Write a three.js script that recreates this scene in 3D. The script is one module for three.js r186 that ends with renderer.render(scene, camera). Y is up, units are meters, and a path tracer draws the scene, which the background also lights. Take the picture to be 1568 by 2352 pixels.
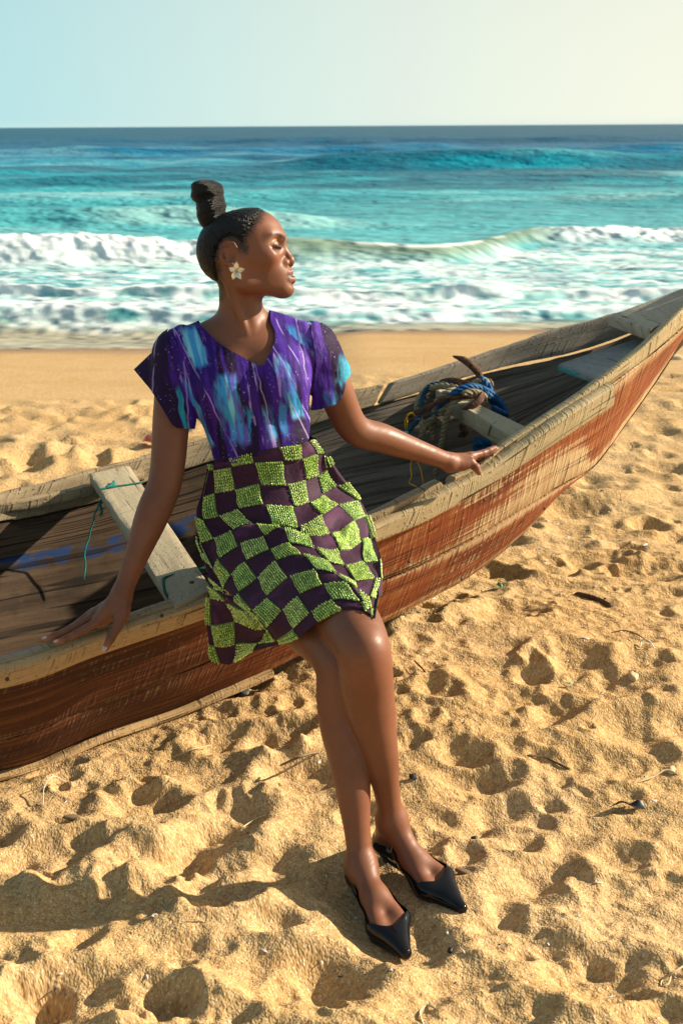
import * as THREE from 'three';
import { edgeTable } from 'three/addons/objects/MarchingCubes.js';
import { mergeGeometries, mergeVertices, toCreasedNormals } from 'three/addons/utils/BufferGeometryUtils.js';

// ------------------------------------------------------------------ camera, sky, sun, exposure
const scene = new THREE.Scene();
const F = 2900, VW = 1568, VH = 2352;                       // lens and picture size the measurements below were read in
const EYE = 1.5, PITCH = Math.atan(887 / F), ROLL = -0.0055;
const camera = new THREE.PerspectiveCamera(2 * Math.atan(VH / 2 / F) * 180 / Math.PI, 682 / 1024, 0.05, 20000);
camera.position.set(0, EYE, 0);
camera.rotation.order = 'YXZ';
camera.rotation.set(-PITCH, 0, ROLL);
camera.updateMatrixWorld();
camera.focus = 2.72; camera.userData.fStop = 8;
scene.add(camera);

const renderer = new THREE.WebGLRenderer({ antialias: true });
renderer.toneMapping = THREE.LinearToneMapping;
renderer.toneMappingExposure = 2.05;
renderer.shadowMap.enabled = true;

const SUN = new THREE.Vector3(0.89, 0.46, -0.20).normalize();  // low afternoon sun, to the right
const sun = new THREE.DirectionalLight(new THREE.Color(1.0, 0.86, 0.66), 5);
sun.position.copy(SUN).multiplyScalar(30); sun.target.position.set(0, 0.5, -3);
sun.castShadow = true; sun.shadow.radius = 1.2; sun.shadow.mapSize.set(2048, 2048);
Object.assign(sun.shadow.camera, { left: -6, right: 6, top: 6, bottom: -6, near: 1, far: 80 });
sun.position.add(sun.target.position);
scene.add(sun, sun.target);

const SM = (a, b, x) => { const t = Math.min(1, Math.max(0, (x - a) / (b - a))); return t * t * (3 - 2 * t); };
const mix = (a, b, t) => a + (b - a) * t;
const clamp = (x, a = 0, b = 1) => Math.min(b, Math.max(a, x));
{ // the sky: pale cyan, warm and creamy towards the sun, bluer overhead
  const w = 1024, h = 512, d = new Float32Array(w * h * 4);
  const saz = Math.atan2(SUN.z, SUN.x), v = [0, 0, 0];
  for (let j = 0; j < h; j++) for (let i = 0; i < w; i++) {
    const phi = ((i + 0.5) / w - 0.5) * 2 * Math.PI, el = ((j + 0.5) / h - 0.5) * Math.PI;
    const c = Math.cos(el), dx = c * Math.cos(phi), dy = Math.sin(el), dz = c * Math.sin(phi);
    const ang = Math.acos(clamp(dx * SUN.x + dy * SUN.y + dz * SUN.z, -1, 1)) * 180 / Math.PI;
    let da = Math.abs(phi - saz); if (da > Math.PI) da = 2 * Math.PI - da; da *= 180 / Math.PI;
    const warm = 1 - SM(60, 102, da), up = SM(0, 0.55, dy);
    const low = [mix(0.205, 0.445, warm), mix(0.365, 0.455, warm), mix(0.390, 0.380, warm)];
    const high = [mix(0.110, 0.135, warm), mix(0.150, 0.165, warm), mix(0.190, 0.185, warm)];
    const glow = Math.exp(-ang / 16) * 0.8;
    for (let k = 0; k < 3; k++) v[k] = mix(low[k], high[k], up) + glow * [1, 0.85, 0.6][k];
    const o = (j * w + i) * 4; d[o] = v[0]; d[o + 1] = v[1]; d[o + 2] = v[2]; d[o + 3] = 1;
  }
  const t = new THREE.DataTexture(d, w, h, THREE.RGBAFormat, THREE.FloatType);
  t.mapping = THREE.EquirectangularReflectionMapping; t.magFilter = t.minFilter = THREE.LinearFilter; t.needsUpdate = true;
  scene.background = t; scene.environment = t;
}

// ------------------------------------------------------------------ helpers
const V = (x, y, z) => new THREE.Vector3(x, y, z);
// the point at forward distance f on the line of sight through a measured place of the photograph
function at(px, py, f) {
  const d = V((px - VW / 2) / F, (VH / 2 - py) / F, -1).applyQuaternion(camera.quaternion);
  return d.multiplyScalar(f / -d.z).add(camera.position);
}
function atH(px, py, h) { const d = V((px - VW / 2) / F, (VH / 2 - py) / F, -1).applyQuaternion(camera.quaternion); return d.multiplyScalar((h - EYE) / d.y).add(camera.position); }
let seed = 7;
const rnd = () => { seed = (seed + 0x6d2b79f5) | 0; let t = Math.imul(seed ^ (seed >>> 15), 1 | seed); t = (t + Math.imul(t ^ (t >>> 7), 61 | t)) ^ t; return ((t ^ (t >>> 14)) >>> 0) / 4294967296; };
const rr = (a, b) => a + (b - a) * rnd();
const hash2 = (x, y) => { let h = Math.imul(x, 374761393) + Math.imul(y, 668265263) | 0; h = Math.imul(h ^ (h >>> 13), 1274126177); return ((h ^ (h >>> 16)) >>> 0) / 4294967296; };
const hash3 = (x, y, z) => hash2(x + Math.imul(z, 7919), y + Math.imul(z, 104729));
function noise2(x, y) { const i = Math.floor(x), j = Math.floor(y); let u = x - i, v = y - j; u = u * u * (3 - 2 * u); v = v * v * (3 - 2 * v);
  return mix(mix(hash2(i, j), hash2(i + 1, j), u), mix(hash2(i, j + 1), hash2(i + 1, j + 1), u), v); }
function fbm(x, y, o = 4) { let s = 0, a = 0.5, n = 0; for (let k = 0; k < o; k++) { s += a * noise2(x + k * 17.3, y - k * 9.1); n += a; a *= 0.5; x *= 2.03; y *= 2.03; } return s / n; }
function noise3(x, y, z) { const i = Math.floor(x), j = Math.floor(y), k = Math.floor(z); let u = x - i, v = y - j, w = z - k; u = u * u * (3 - 2 * u); v = v * v * (3 - 2 * v); w = w * w * (3 - 2 * w);
  const f = (dk) => mix(mix(hash3(i, j, k + dk), hash3(i + 1, j, k + dk), u), mix(hash3(i, j + 1, k + dk), hash3(i + 1, j + 1, k + dk), u), v);
  return mix(f(0), f(1), w); }
// tileable noise for repeating textures (n cells per tile)
function tnoise(x, y, n) { const i = Math.floor(x), j = Math.floor(y); let u = x - i, v = y - j; u = u * u * (3 - 2 * u); v = v * v * (3 - 2 * v); const m = (a) => ((a % n) + n) % n;
  return mix(mix(hash2(m(i), m(j)), hash2(m(i + 1), m(j)), u), mix(hash2(m(i), m(j + 1)), hash2(m(i + 1), m(j + 1)), u), v); }
function texture(w, h, fn, srgbOut = true, wrapS = THREE.RepeatWrapping, wrapT = THREE.RepeatWrapping) { // fn(u, v, out) gives linear colour
  const d = new Uint8Array(w * h * 4), o = [0, 0, 0];
  const enc = (c) => { c = clamp(c); return Math.round(255 * (srgbOut ? (c <= 0.0031308 ? 12.92 * c : 1.055 * Math.pow(c, 1 / 2.4) - 0.055) : c)); };
  for (let j = 0; j < h; j++) for (let i = 0; i < w; i++) { fn((i + 0.5) / w, (j + 0.5) / h, o); const q = (j * w + i) * 4; d[q] = enc(o[0]); d[q + 1] = enc(o[1]); d[q + 2] = enc(o[2]); d[q + 3] = 255; }
  const t = new THREE.DataTexture(d, w, h); t.magFilter = THREE.LinearFilter; t.minFilter = THREE.LinearMipmapLinearFilter; t.generateMipmaps = true; t.wrapS = wrapS; t.wrapT = wrapT;
  if (srgbOut) t.colorSpace = THREE.SRGBColorSpace; t.needsUpdate = true; return t;
}
const grey = (w, h, fn, ws, wt) => texture(w, h, (u, v, o) => { o[0] = o[1] = o[2] = fn(u, v); }, false, ws, wt);
const mixc = (o, c, t) => { for (let k = 0; k < 3; k++) o[k] = mix(o[k], c[k], t); };
const setc = (o, c) => { o[0] = c[0]; o[1] = c[1]; o[2] = c[2]; };
const std = (p) => new THREE.MeshPhysicalMaterial({ roughness: 0.8, metalness: 0, ...p });
const col = (r, g, b) => new THREE.Color().setRGB(r, g, b);

const usedNames = new Map();
function numbered(n) { const k = usedNames.get(n) || 0; usedNames.set(n, k + 1); return k ? n + '_' + String(k).padStart(3, '0') : n; }
function tag(o, label, category, group, kind) { if (label) o.userData.label = label; if (category) o.userData.category = category; if (group) o.userData.group = group; if (kind) o.userData.kind = kind; return o; }
function mesh(name, geo, mat, parent = scene) { const m = new THREE.Mesh(geo, mat); m.name = parent === scene ? numbered(name) : name; m.castShadow = m.receiveShadow = true; parent.add(m); return m; }
function thing(name, label, category, pos = V(0, 0, 0), group) { const g = new THREE.Group(); g.name = numbered(name); g.position.copy(pos); scene.add(g); tag(g, label, category, group); return g; }

function geom(pos, idx, uv, nor, colr) {
  const g = new THREE.BufferGeometry(); g.setAttribute('position', new THREE.Float32BufferAttribute(pos, 3));
  if (uv) g.setAttribute('uv', new THREE.Float32BufferAttribute(uv, 2));
  if (colr) g.setAttribute('color', new THREE.Float32BufferAttribute(colr, 3));
  g.setIndex(idx); if (nor) g.setAttribute('normal', new THREE.Float32BufferAttribute(nor, 3)); else g.computeVertexNormals(); return g;
}
// open curve through points, sampled evenly by arc length
const curve = (pts) => new THREE.CatmullRomCurve3(pts, false, 'centripetal');
const sampled = (pts, n) => { const c = curve(pts); c.arcLengthDivisions = 600; return c.getSpacedPoints(n); };
// a grid surface of points rows[j][i]; uv by (i, j) scaled
function gridGeo(rows, uvFn, closeU = false) {
  const H = rows.length, W = rows[0].length, pos = [], uv = [], idx = [];
  for (let j = 0; j < H; j++) for (let i = 0; i < W; i++) { const p = rows[j][i]; pos.push(p.x, p.y, p.z); const q = uvFn ? uvFn(i / (W - 1), j / (H - 1), p) : [i / (W - 1), j / (H - 1)]; uv.push(q[0], q[1]); }
  for (let j = 0; j < H - 1; j++) for (let i = 0; i < W - 1 + (closeU ? 1 : 0); i++) { const i2 = (i + 1) % W, a = j * W + i, b = j * W + i2, c = a + W, d = b + W; idx.push(a, c, b, b, c, d); }
  return geom(pos, idx, uv);
}
function tubeGeo(pts, r, seg = 60, rad = 7, closed = false) {
  const c = new THREE.CatmullRomCurve3(pts, closed, 'centripetal'); const g = new THREE.TubeGeometry(c, seg, typeof r === 'number' ? r : 1, rad, closed);
  if (typeof r === 'function') { const p = g.attributes.position, q = V(0, 0, 0); for (let i = 0; i <= seg; i++) { c.getPointAt(i / seg, q); for (let k = 0; k <= rad; k++) { const n = i * (rad + 1) + k, s = r(i / seg, k / rad); p.setXYZ(n, q.x + (p.getX(n) - q.x) * s, q.y + (p.getY(n) - q.y) * s, q.z + (p.getZ(n) - q.z) * s); } } g.computeVertexNormals(); }
  return g;
}
// caps that close a tube's ends
function capped(pts, r, seg, rad) { return tubeGeo(pts, (t, a) => (typeof r === 'number' ? r : r(t, a)) * Math.min(1, 0.05 + Math.sqrt(Math.min(t, 1 - t) * 14)), seg, rad); }
// ------------------------------------------------------------------ sand
const feetDents = [];
function sandBase(x, z) {
  const f = -z;
  const rise = 0.15 * SM(2.3, 3.4, f) * SM(-0.95, 0.25, x);
  const fall = -0.085 * Math.max(0, f - 6.5) + -0.03 * SM(11, 13, f);
  return rise + fall + 0.03 * (fbm(x * 0.45 + 3, f * 0.45, 2) - 0.5);
}
const dents = [];
{
  seed = 11;
  const add = (x, f, r, d, s = 1, a = 0, rim = 0.5) => dents.push({ x, f, r, d: d * (x > 0.12 ? 0.72 : 1), s, c: Math.cos(a), n: Math.sin(a), rim });
  for (let k = 0; k < 420; k++) { const f = rr(1.55, 7.2), x = rr(-0.36, 0.36) * f * 1.15; add(x, f, rr(0.03, 0.085), rr(0.006, 0.021), rr(1.0, 2.1), rr(-0.5, 0.9), rr(0.3, 0.8)); }
  for (let k = 0; k < 520; k++) { const f = rr(1.5, 5.5), x = rr(-0.4, 0.4) * f; add(x, f, rr(0.015, 0.035), rr(0.005, 0.012), rr(1, 1.8), rr(0, 3), rr(0.2, 0.9)); }
  for (let k = 0; k < 500; k++) { const f = rr(4, 7.6), x = rr(-5, 5); add(x, f, rr(0.05, 0.12), rr(0.012, 0.034), rr(1, 1.9), rr(-0.6, 0.6), rr(0.3, 0.8)); }
  for (const [px, py, r, d, s, a] of [[480, 1945, .10, .045, 2.4, 1.2], [700, 1790, .08, .03, 1.6, .4], [300, 2075, .12, .03, 2, .1], [330, 1840, .075, .035, 1.3, 0], [130, 2290, .1, .045, 1.5, .2], [640, 1720, .07, .03, 1.5, .6], [1300, 1640, .13, .03, 2.2, .1], [1190, 1690, .10, .025, 1.7, 0],
    [1480, 1720, .09, .035, 1.6, .2], [1420, 1960, .07, .03, 1.2, 0], [1260, 1990, .08, .03, 1.3, .2], [1180, 2140, .085, .035, 1.2, 0], [1380, 2240, .12, .04, 1.5, -.5], [1090, 1820, .08, .025, 1.5, .1], [700, 2240, .11, .04, 1.4, -.1], [110, 1960, .09, .035, 1.6, .5], [560, 2010, .1, .04, 1.8, .9], [1340, 1250, .12, .03, 1.8, .0], [1490, 1400, .1, .035, 1.6, .1], [1150, 1500, .09, .03, 1.6, .2]]) {
    const p = atH(px, py, 0.03); add(p.x, -p.z, r * 0.9, d * 0.75, s, a, 0.6);
  }
}
const cellDents = new Map();
for (const e of dents) { const R = e.r * e.s * 2.2; for (let i = Math.floor((e.x - R) / 0.25); i <= Math.floor((e.x + R) / 0.25); i++) for (let j = Math.floor((e.f - R) / 0.25); j <= Math.floor((e.f + R) / 0.25); j++) { const k = i * 4096 + j; if (!cellDents.has(k)) cellDents.set(k, []); cellDents.get(k).push(e); } }
const smoothSpots = [[0.035, 2.25, 0.11, -0.006], [0.075, 2.14, 0.13, -0.012], [0.125, 2.04, 0.09, -0.014], [0.20, 2.20, 0.11, 0.016], [0.15, 2.27, 0.10, 0.012]];   // ground the shoes and the hull press flat: [x, f, radius, height]
const HULLFOOT = [[0, 1776, 2.75], [238, 1688, 2.87], [405, 1632, 2.955], [500, 1592, 3.0], [619, 1542, 3.06], [709, 1500, 3.11]].map((q) => { const p = at(...q); return [p.x, -p.z, p.y]; });
HULLFOOT.unshift([HULLFOOT[0][0] - 0.9, HULLFOOT[0][1] - 0.45, HULLFOOT[0][2] - 0.02]);
function sandH(x, z) {
  const f = -z; let h = sandBase(x, z);
  const near = 1 - SM(6.6, 8.2, f), nearer = 1 - SM(3.5, 6, f);
  const wx = x + 0.05 * (fbm(x * 5 + 9, f * 5, 2) - 0.5), wf = f + 0.05 * (fbm(x * 5 - 4, f * 5 + 7, 2) - 0.5);
  h += near * 0.034 * (fbm(wx * 2.6, wf * 3.4 + 5, 3) - 0.5);
  const ridge = 1 - Math.abs(2 * fbm(wx * 5.2 + 31, wf * 7.5 + 2, 2) - 1); h += near * 0.013 * (ridge * ridge - 0.4);
  h += near * nearer * (0.016 * (fbm(x * 22, f * 26, 3) - 0.5) + 0.012 * Math.pow(fbm(x * 48 + 5, f * 55, 3), 3) * SM(0.4, 0.65, fbm(x * 3 + 8, f * 3.5, 2)));
  const list = cellDents.get(Math.floor(x / 0.25) * 4096 + Math.floor(f / 0.25));
  if (list) for (const e of list) {
    const dx = wx - e.x, df = wf - e.f, a = (dx * e.c + df * e.n) / e.s, b = -dx * e.n + df * e.c, q = Math.sqrt(a * a + b * b) / e.r;
    if (q > 2) continue;
    h += -e.d * (1 - SM(0.35, 1.05, q)) + e.d * e.rim * Math.exp(-((q - 1.2) * (q - 1.2)) * 9);
  }
  for (let i = 0; i < HULLFOOT.length - 1; i++) { const [ax, af, ay] = HULLFOOT[i], [bx, bf, by] = HULLFOOT[i + 1], ex = bx - ax, ef = bf - af, t = clamp(((x - ax) * ex + (f - af) * ef) / (ex * ex + ef * ef)), q = Math.hypot(x - ax - ex * t, f - af - ef * t) / 0.22; if (q < 1) { const y = mix(ay, by, t) - 0.022; h = mix(h, Math.min(h, y + 0.3 * q * 0.22 + 0.10 * (h - y)), 1 - SM(0.25, 1, q)); } }
  for (const [sx, sf, r, y] of smoothSpots) { const q = Math.hypot(x - sx, f - sf) / r; if (q < 1) h = mix(h, y, (1 - SM(0.35, 1, q)) * 0.95); }
  return h;
}
function buildSand() {
  const axis = (fine0, fine1, step, lo, hi, grow) => { const a = []; for (let v = fine0; v <= fine1; v += step) a.push(v); let s = step, v = a[a.length - 1]; while (v < hi) { s *= grow; v += s; a.push(v); } s = step; v = fine0; while (v > lo) { s *= grow; v -= s; a.unshift(v); } return a; };
  const X = axis(-1.15, 1.35, 0.0065, -90, 90, 1.045), Z = axis(1.5, 4.2, 0.0065, -20, 40, 1.028);
  const W = X.length, H = Z.length, pos = new Float32Array(W * H * 3), uv = new Float32Array(W * H * 2), idx = new Uint32Array((W - 1) * (H - 1) * 6), cl = new Float32Array(W * H * 3);
  for (let j = 0, n = 0; j < H; j++) for (let i = 0; i < W; i++, n++) { pos[n * 3] = X[i]; pos[n * 3 + 2] = -Z[j]; pos[n * 3 + 1] = sandH(X[i], -Z[j]); uv[n * 2] = X[i]; uv[n * 2 + 1] = Z[j]; const wet = SM(10.6, 11.4, Z[j] + 0.5 * (fbm(X[i] * 0.6, Z[j] * 0.6, 2) - 0.5)); cl[n * 3] = mix(1, 0.56, wet); cl[n * 3 + 1] = mix(1, 0.55, wet); cl[n * 3 + 2] = mix(1, 0.75, wet); }
  for (let j = 0, q = 0; j < H - 1; j++) for (let i = 0; i < W - 1; i++) { const a = j * W + i; idx[q++] = a; idx[q++] = a + 1; idx[q++] = a + W; idx[q++] = a + 1; idx[q++] = a + W + 1; idx[q++] = a + W; }
  const g = new THREE.BufferGeometry(); g.setAttribute('position', new THREE.BufferAttribute(pos, 3)); g.setAttribute('uv', new THREE.BufferAttribute(uv, 2)); g.setAttribute('color', new THREE.BufferAttribute(cl, 3)); g.setIndex(new THREE.BufferAttribute(idx, 1)); g.computeVertexNormals();
  const N = 1024, T = 1.9;
  const hgt = new Float32Array(N * N);
  for (let j = 0; j < N; j++) for (let i = 0; i < N; i++) { const u = i / N, v = j / N; hgt[j * N + i] = 0.5 * hash2(i, j) + 0.3 * tnoise(u * 340, v * 340, 340) + 0.35 * tnoise(u * 120, v * 120, 120) + 0.3 * tnoise(u * 45, v * 45, 45); }
  const map = texture(N, N, (u, v, o) => {
    const i = Math.floor(u * N), j = Math.floor(v * N), r = hash2(i * 3 + 1, j * 7 + 5), g2 = tnoise(u * 300 + .5, v * 300, 300), c = tnoise(u * 9, v * 9, 9);
    setc(o, [0.465, 0.298, 0.128]); mixc(o, [0.53, 0.375, 0.20], c * 0.6); mixc(o, [0.25, 0.135, 0.05], SM(0.45, 0.9, g2) * 0.5);
    if (r > 0.955) mixc(o, [0.12, 0.07, 0.03], 0.75); else if (r < 0.05) mixc(o, [0.85, 0.75, 0.55], 0.7);
    const k = 0.82 + 0.36 * hash2(i * 5, j * 11); o[0] *= k; o[1] *= k; o[2] *= k;
  });
  const bump = grey(N, N, (u, v) => hgt[Math.floor(v * N) * N + Math.floor(u * N)] / 1.45);
  for (const t of [map, bump]) t.repeat.set(1 / T, 1 / T);
  const m = mesh('beach', g, std({ map, vertexColors: true, bumpMap: bump, bumpScale: 0.006, roughness: 0.95, specularIntensity: 0.2 })); tag(m, 'golden trodden beach sand full of footprints', null, null, 'structure');
}
// ------------------------------------------------------------------ wooden canoe
const AX = V(0.88, 0.0, -0.475), PERP = V(-0.475, 0, -0.88);   // along the hull towards the bow; across it towards the sea side
const SEG = 150;
// u runs along the grain in metres, v across in metres; saw marks cross the grain
function woodTex(c0, c1, crack, sawDepth, sd, opt = {}) {
  const w = 1024, h = 256, N = 64;
  const fld = (u, v) => {
    const g = tnoise(u * 24 + sd, v * 64, 64) * 0.3 + tnoise(u * 48 + sd, v * 128, 128) * 0.2 + tnoise(u * 8 + 3 + sd, v * 32 + 7, 32) * 0.5;
    const wob = tnoise(u * 6 + sd, v * 4, 4) * 0.02 + v * 0.035;
    const s1 = tnoise((u + wob) * 400 + sd, v * 5 + sd, 400), s2 = tnoise((u + wob) * 150, v * 3, 150);
    const saw = (s1 * 0.7 + s2 * 0.5) / 1.2;
    const ck = SM(0.80, 0.93, tnoise(u * 9 + 11 + sd, v * 90 + sd, 90)) * tnoise(u * 5, v * 6 + sd, 6);
    const pit = SM(0.8, 0.95, tnoise(u * 240, v * 90 + sd, 240));
    return [g, saw, ck, pit, tnoise(u * 5 + sd, v * 3 + sd, 5)];
  };
  const map = texture(w, h, (u, v, o) => {
    const [g, saw, ck, pit, big] = fld(u, v);
    setc(o, c0); mixc(o, c1, clamp(g * 0.75 + big * 0.55 - 0.2)); if (opt.c2) mixc(o, opt.c2, SM(0.5, 0.8, big) * 0.7);
    mixc(o, crack, clamp(SM(0.62, 0.95, saw) * sawDepth + ck * 1.3 + pit * 0.45));
    const k = 0.85 + 0.3 * hash2(Math.floor(u * w), Math.floor(v * h)); o[0] *= k; o[1] *= k; o[2] *= k;
  });
  const bump = grey(w, h, (u, v) => { const [g, saw, ck, pit] = fld(u, v); return clamp(0.7 + 0.2 * (g - 0.5) - 0.55 * SM(0.5, 0.95, saw) * sawDepth - 0.6 * ck - 0.3 * pit); });
  for (const t of [map, bump]) t.repeat.set(1 / 1.3, 1 / 0.33);
  return { map, bumpMap: bump, bumpScale: 0.0028 };
}
const WOOD = {
  grey: std({ ...woodTex([0.25, 0.190, 0.115], [0.40, 0.315, 0.20], [0.03, 0.022, 0.014], 0.75, 3), roughness: 0.9, specularIntensity: 0.3 }),
  pale: std({ ...woodTex([0.36, 0.275, 0.15], [0.52, 0.42, 0.25], [0.05, 0.036, 0.02], 0.85, 19), roughness: 0.88, specularIntensity: 0.3 }),
  tan: std({ ...woodTex([0.36, 0.22, 0.095], [0.50, 0.345, 0.175], [0.055, 0.03, 0.013], 0.6, 31), roughness: 0.75, specularIntensity: 0.4 }),
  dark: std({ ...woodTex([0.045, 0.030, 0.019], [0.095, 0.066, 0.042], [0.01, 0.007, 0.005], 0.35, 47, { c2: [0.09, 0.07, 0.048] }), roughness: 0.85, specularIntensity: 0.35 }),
  far: std({ ...woodTex([0.17, 0.145, 0.11], [0.31, 0.27, 0.21], [0.025, 0.02, 0.015], 0.55, 59), roughness: 0.9, specularIntensity: 0.3 }),
  beam: std({ ...woodTex([0.29, 0.245, 0.16], [0.39, 0.335, 0.23], [0.07, 0.05, 0.03], 0.35, 71), roughness: 0.85, specularIntensity: 0.3 }),
};
// a plank between its outer upper edge A and outer lower edge B (lists of points), th thick along the direction in(i)
function plankGeo(A, B, inward, th, o = {}) {
  const n = A.length - 1, face = o.face || 5, rnd0 = o.round ?? 0.006, pos = [], uv = [], idx = []; let s = 0;
  const rough = (o.rough ?? 0.0025) * 0.6, sd = o.seed ?? 0;
  const bulge = o.bulge || 0;
  let ringN = 0;
  for (let i = 0; i <= n; i++) {
    if (i) s += A[i].distanceTo(A[i - 1]);
    const a = A[i], b = B[i], h = Math.max(1e-4, a.distanceTo(b)), N = typeof inward === 'function' ? inward(i / n, i) : inward, r = Math.min(rnd0, h * 0.3, th * 0.4);
    const loop = [];
    const push = (d, e) => loop.push([d, e]);
    for (let k = 0; k <= face; k++) { const q = k / face; push(r + (h - 2 * r) * q, -bulge * 4 * q * (1 - q)); }
    push(h - r * 0.3, r * 0.3); push(h, r); push(h, th - r); push(h - r, th); push(r, th); push(0, th - r); push(0, r); push(r * 0.3, r * 0.3);
    ringN = loop.length + 1; let w = 0, prev = null;
    for (let k = 0; k < ringN; k++) {
      const [d, e] = loop[k % loop.length]; if (prev) w += Math.hypot(d - prev[0], e - prev[1]); prev = [d, e];
      const q = d / h, j1 = rough * (noise2(s * 28 + sd, k % loop.length * 3.1 + sd) - 0.5) * 2 + rough * 1.5 * (noise2(s * 6 + sd, q * 2 + sd + 40) - 0.5) * 2;
      const px = mix(a.x, b.x, q) + N.x * (e + j1), py = mix(a.y, b.y, q) + N.y * (e + j1) + (q < 0.02 || q > 0.98 ? j1 : 0), pz = mix(a.z, b.z, q) + N.z * (e + j1);
      pos.push(px, py, pz);
      if (o.fit) uv.push(i / n, k < ringN - 1 && k <= face + 2 ? clamp(q, 0.005, 0.995) : 0.99); else uv.push(s + (o.uo || 0), w + (o.vo || 0));
    }
  }
  for (let i = 0; i < n; i++) for (let k = 0; k < ringN - 1; k++) { const a = i * ringN + k, b = a + 1, c = a + ringN, d = c + 1; o.flip ? idx.push(a, b, c, b, d, c) : idx.push(a, c, b, b, c, d); }
  const endcap = (i, f) => { const c0 = pos.length / 3, m = ringN - 1; let cx = 0, cy = 0, cz = 0; for (let k = 0; k < m; k++) { const q = (i * ringN + k) * 3; cx += pos[q]; cy += pos[q + 1]; cz += pos[q + 2]; } pos.push(cx / m, cy / m, cz / m); uv.push(s * i / n, 0.02);
    for (let k = 0; k < m; k++) { const q = (i * ringN + k) * 3; pos.push(pos[q], pos[q + 1], pos[q + 2]); uv.push(o.fit ? i / n : s * i / n + 0.01 * (k % 3), o.fit ? 0.5 : 0.01 * k); }
    for (let k = 0; k < m; k++) { const a = c0 + 1 + k, b = c0 + 1 + (k + 1) % m; (f !== !!o.flip) ? idx.push(c0, a, b) : idx.push(c0, b, a); } };
  if (!o.open) { endcap(0, true); endcap(n, false); }
  return toCreasedNormals(geom(pos, idx, uv), 0.9);
}
const STERN = 0.95;                                         // how far the hull runs on behind the picture's left edge
const PT = (l) => l.map((p) => p.length === 3 && typeof p[0] === 'number' ? at(...p) : p);
const sternOf = (p, k = 0, dy = 0) => p.clone().addScaledVector(AX, -STERN).add(V(0, dy, 0)).addScaledVector(PERP, k);
const BOWTIP = at(1760, 552, 3.98);
function hullLine(list, k, dy, tip) { const p = PT(list); return sampled([sternOf(p[0], k, dy), ...p, tip || BOWTIP.clone()], SEG); }
const part = (line, x0, x1, n = 90) => { const pr = line.map((p) => project(p).x), a = pr.findIndex((x) => x >= x0), b = pr.findIndex((x) => x > x1); return sampled(line.slice(Math.max(0, a), b < 0 ? undefined : b), n); };
function project(p) { const q = p.clone().sub(camera.position).applyQuaternion(camera.quaternion.clone().invert()); return { x: VW / 2 + F * q.x / -q.z, y: VH / 2 - F * q.y / -q.z }; }

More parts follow.
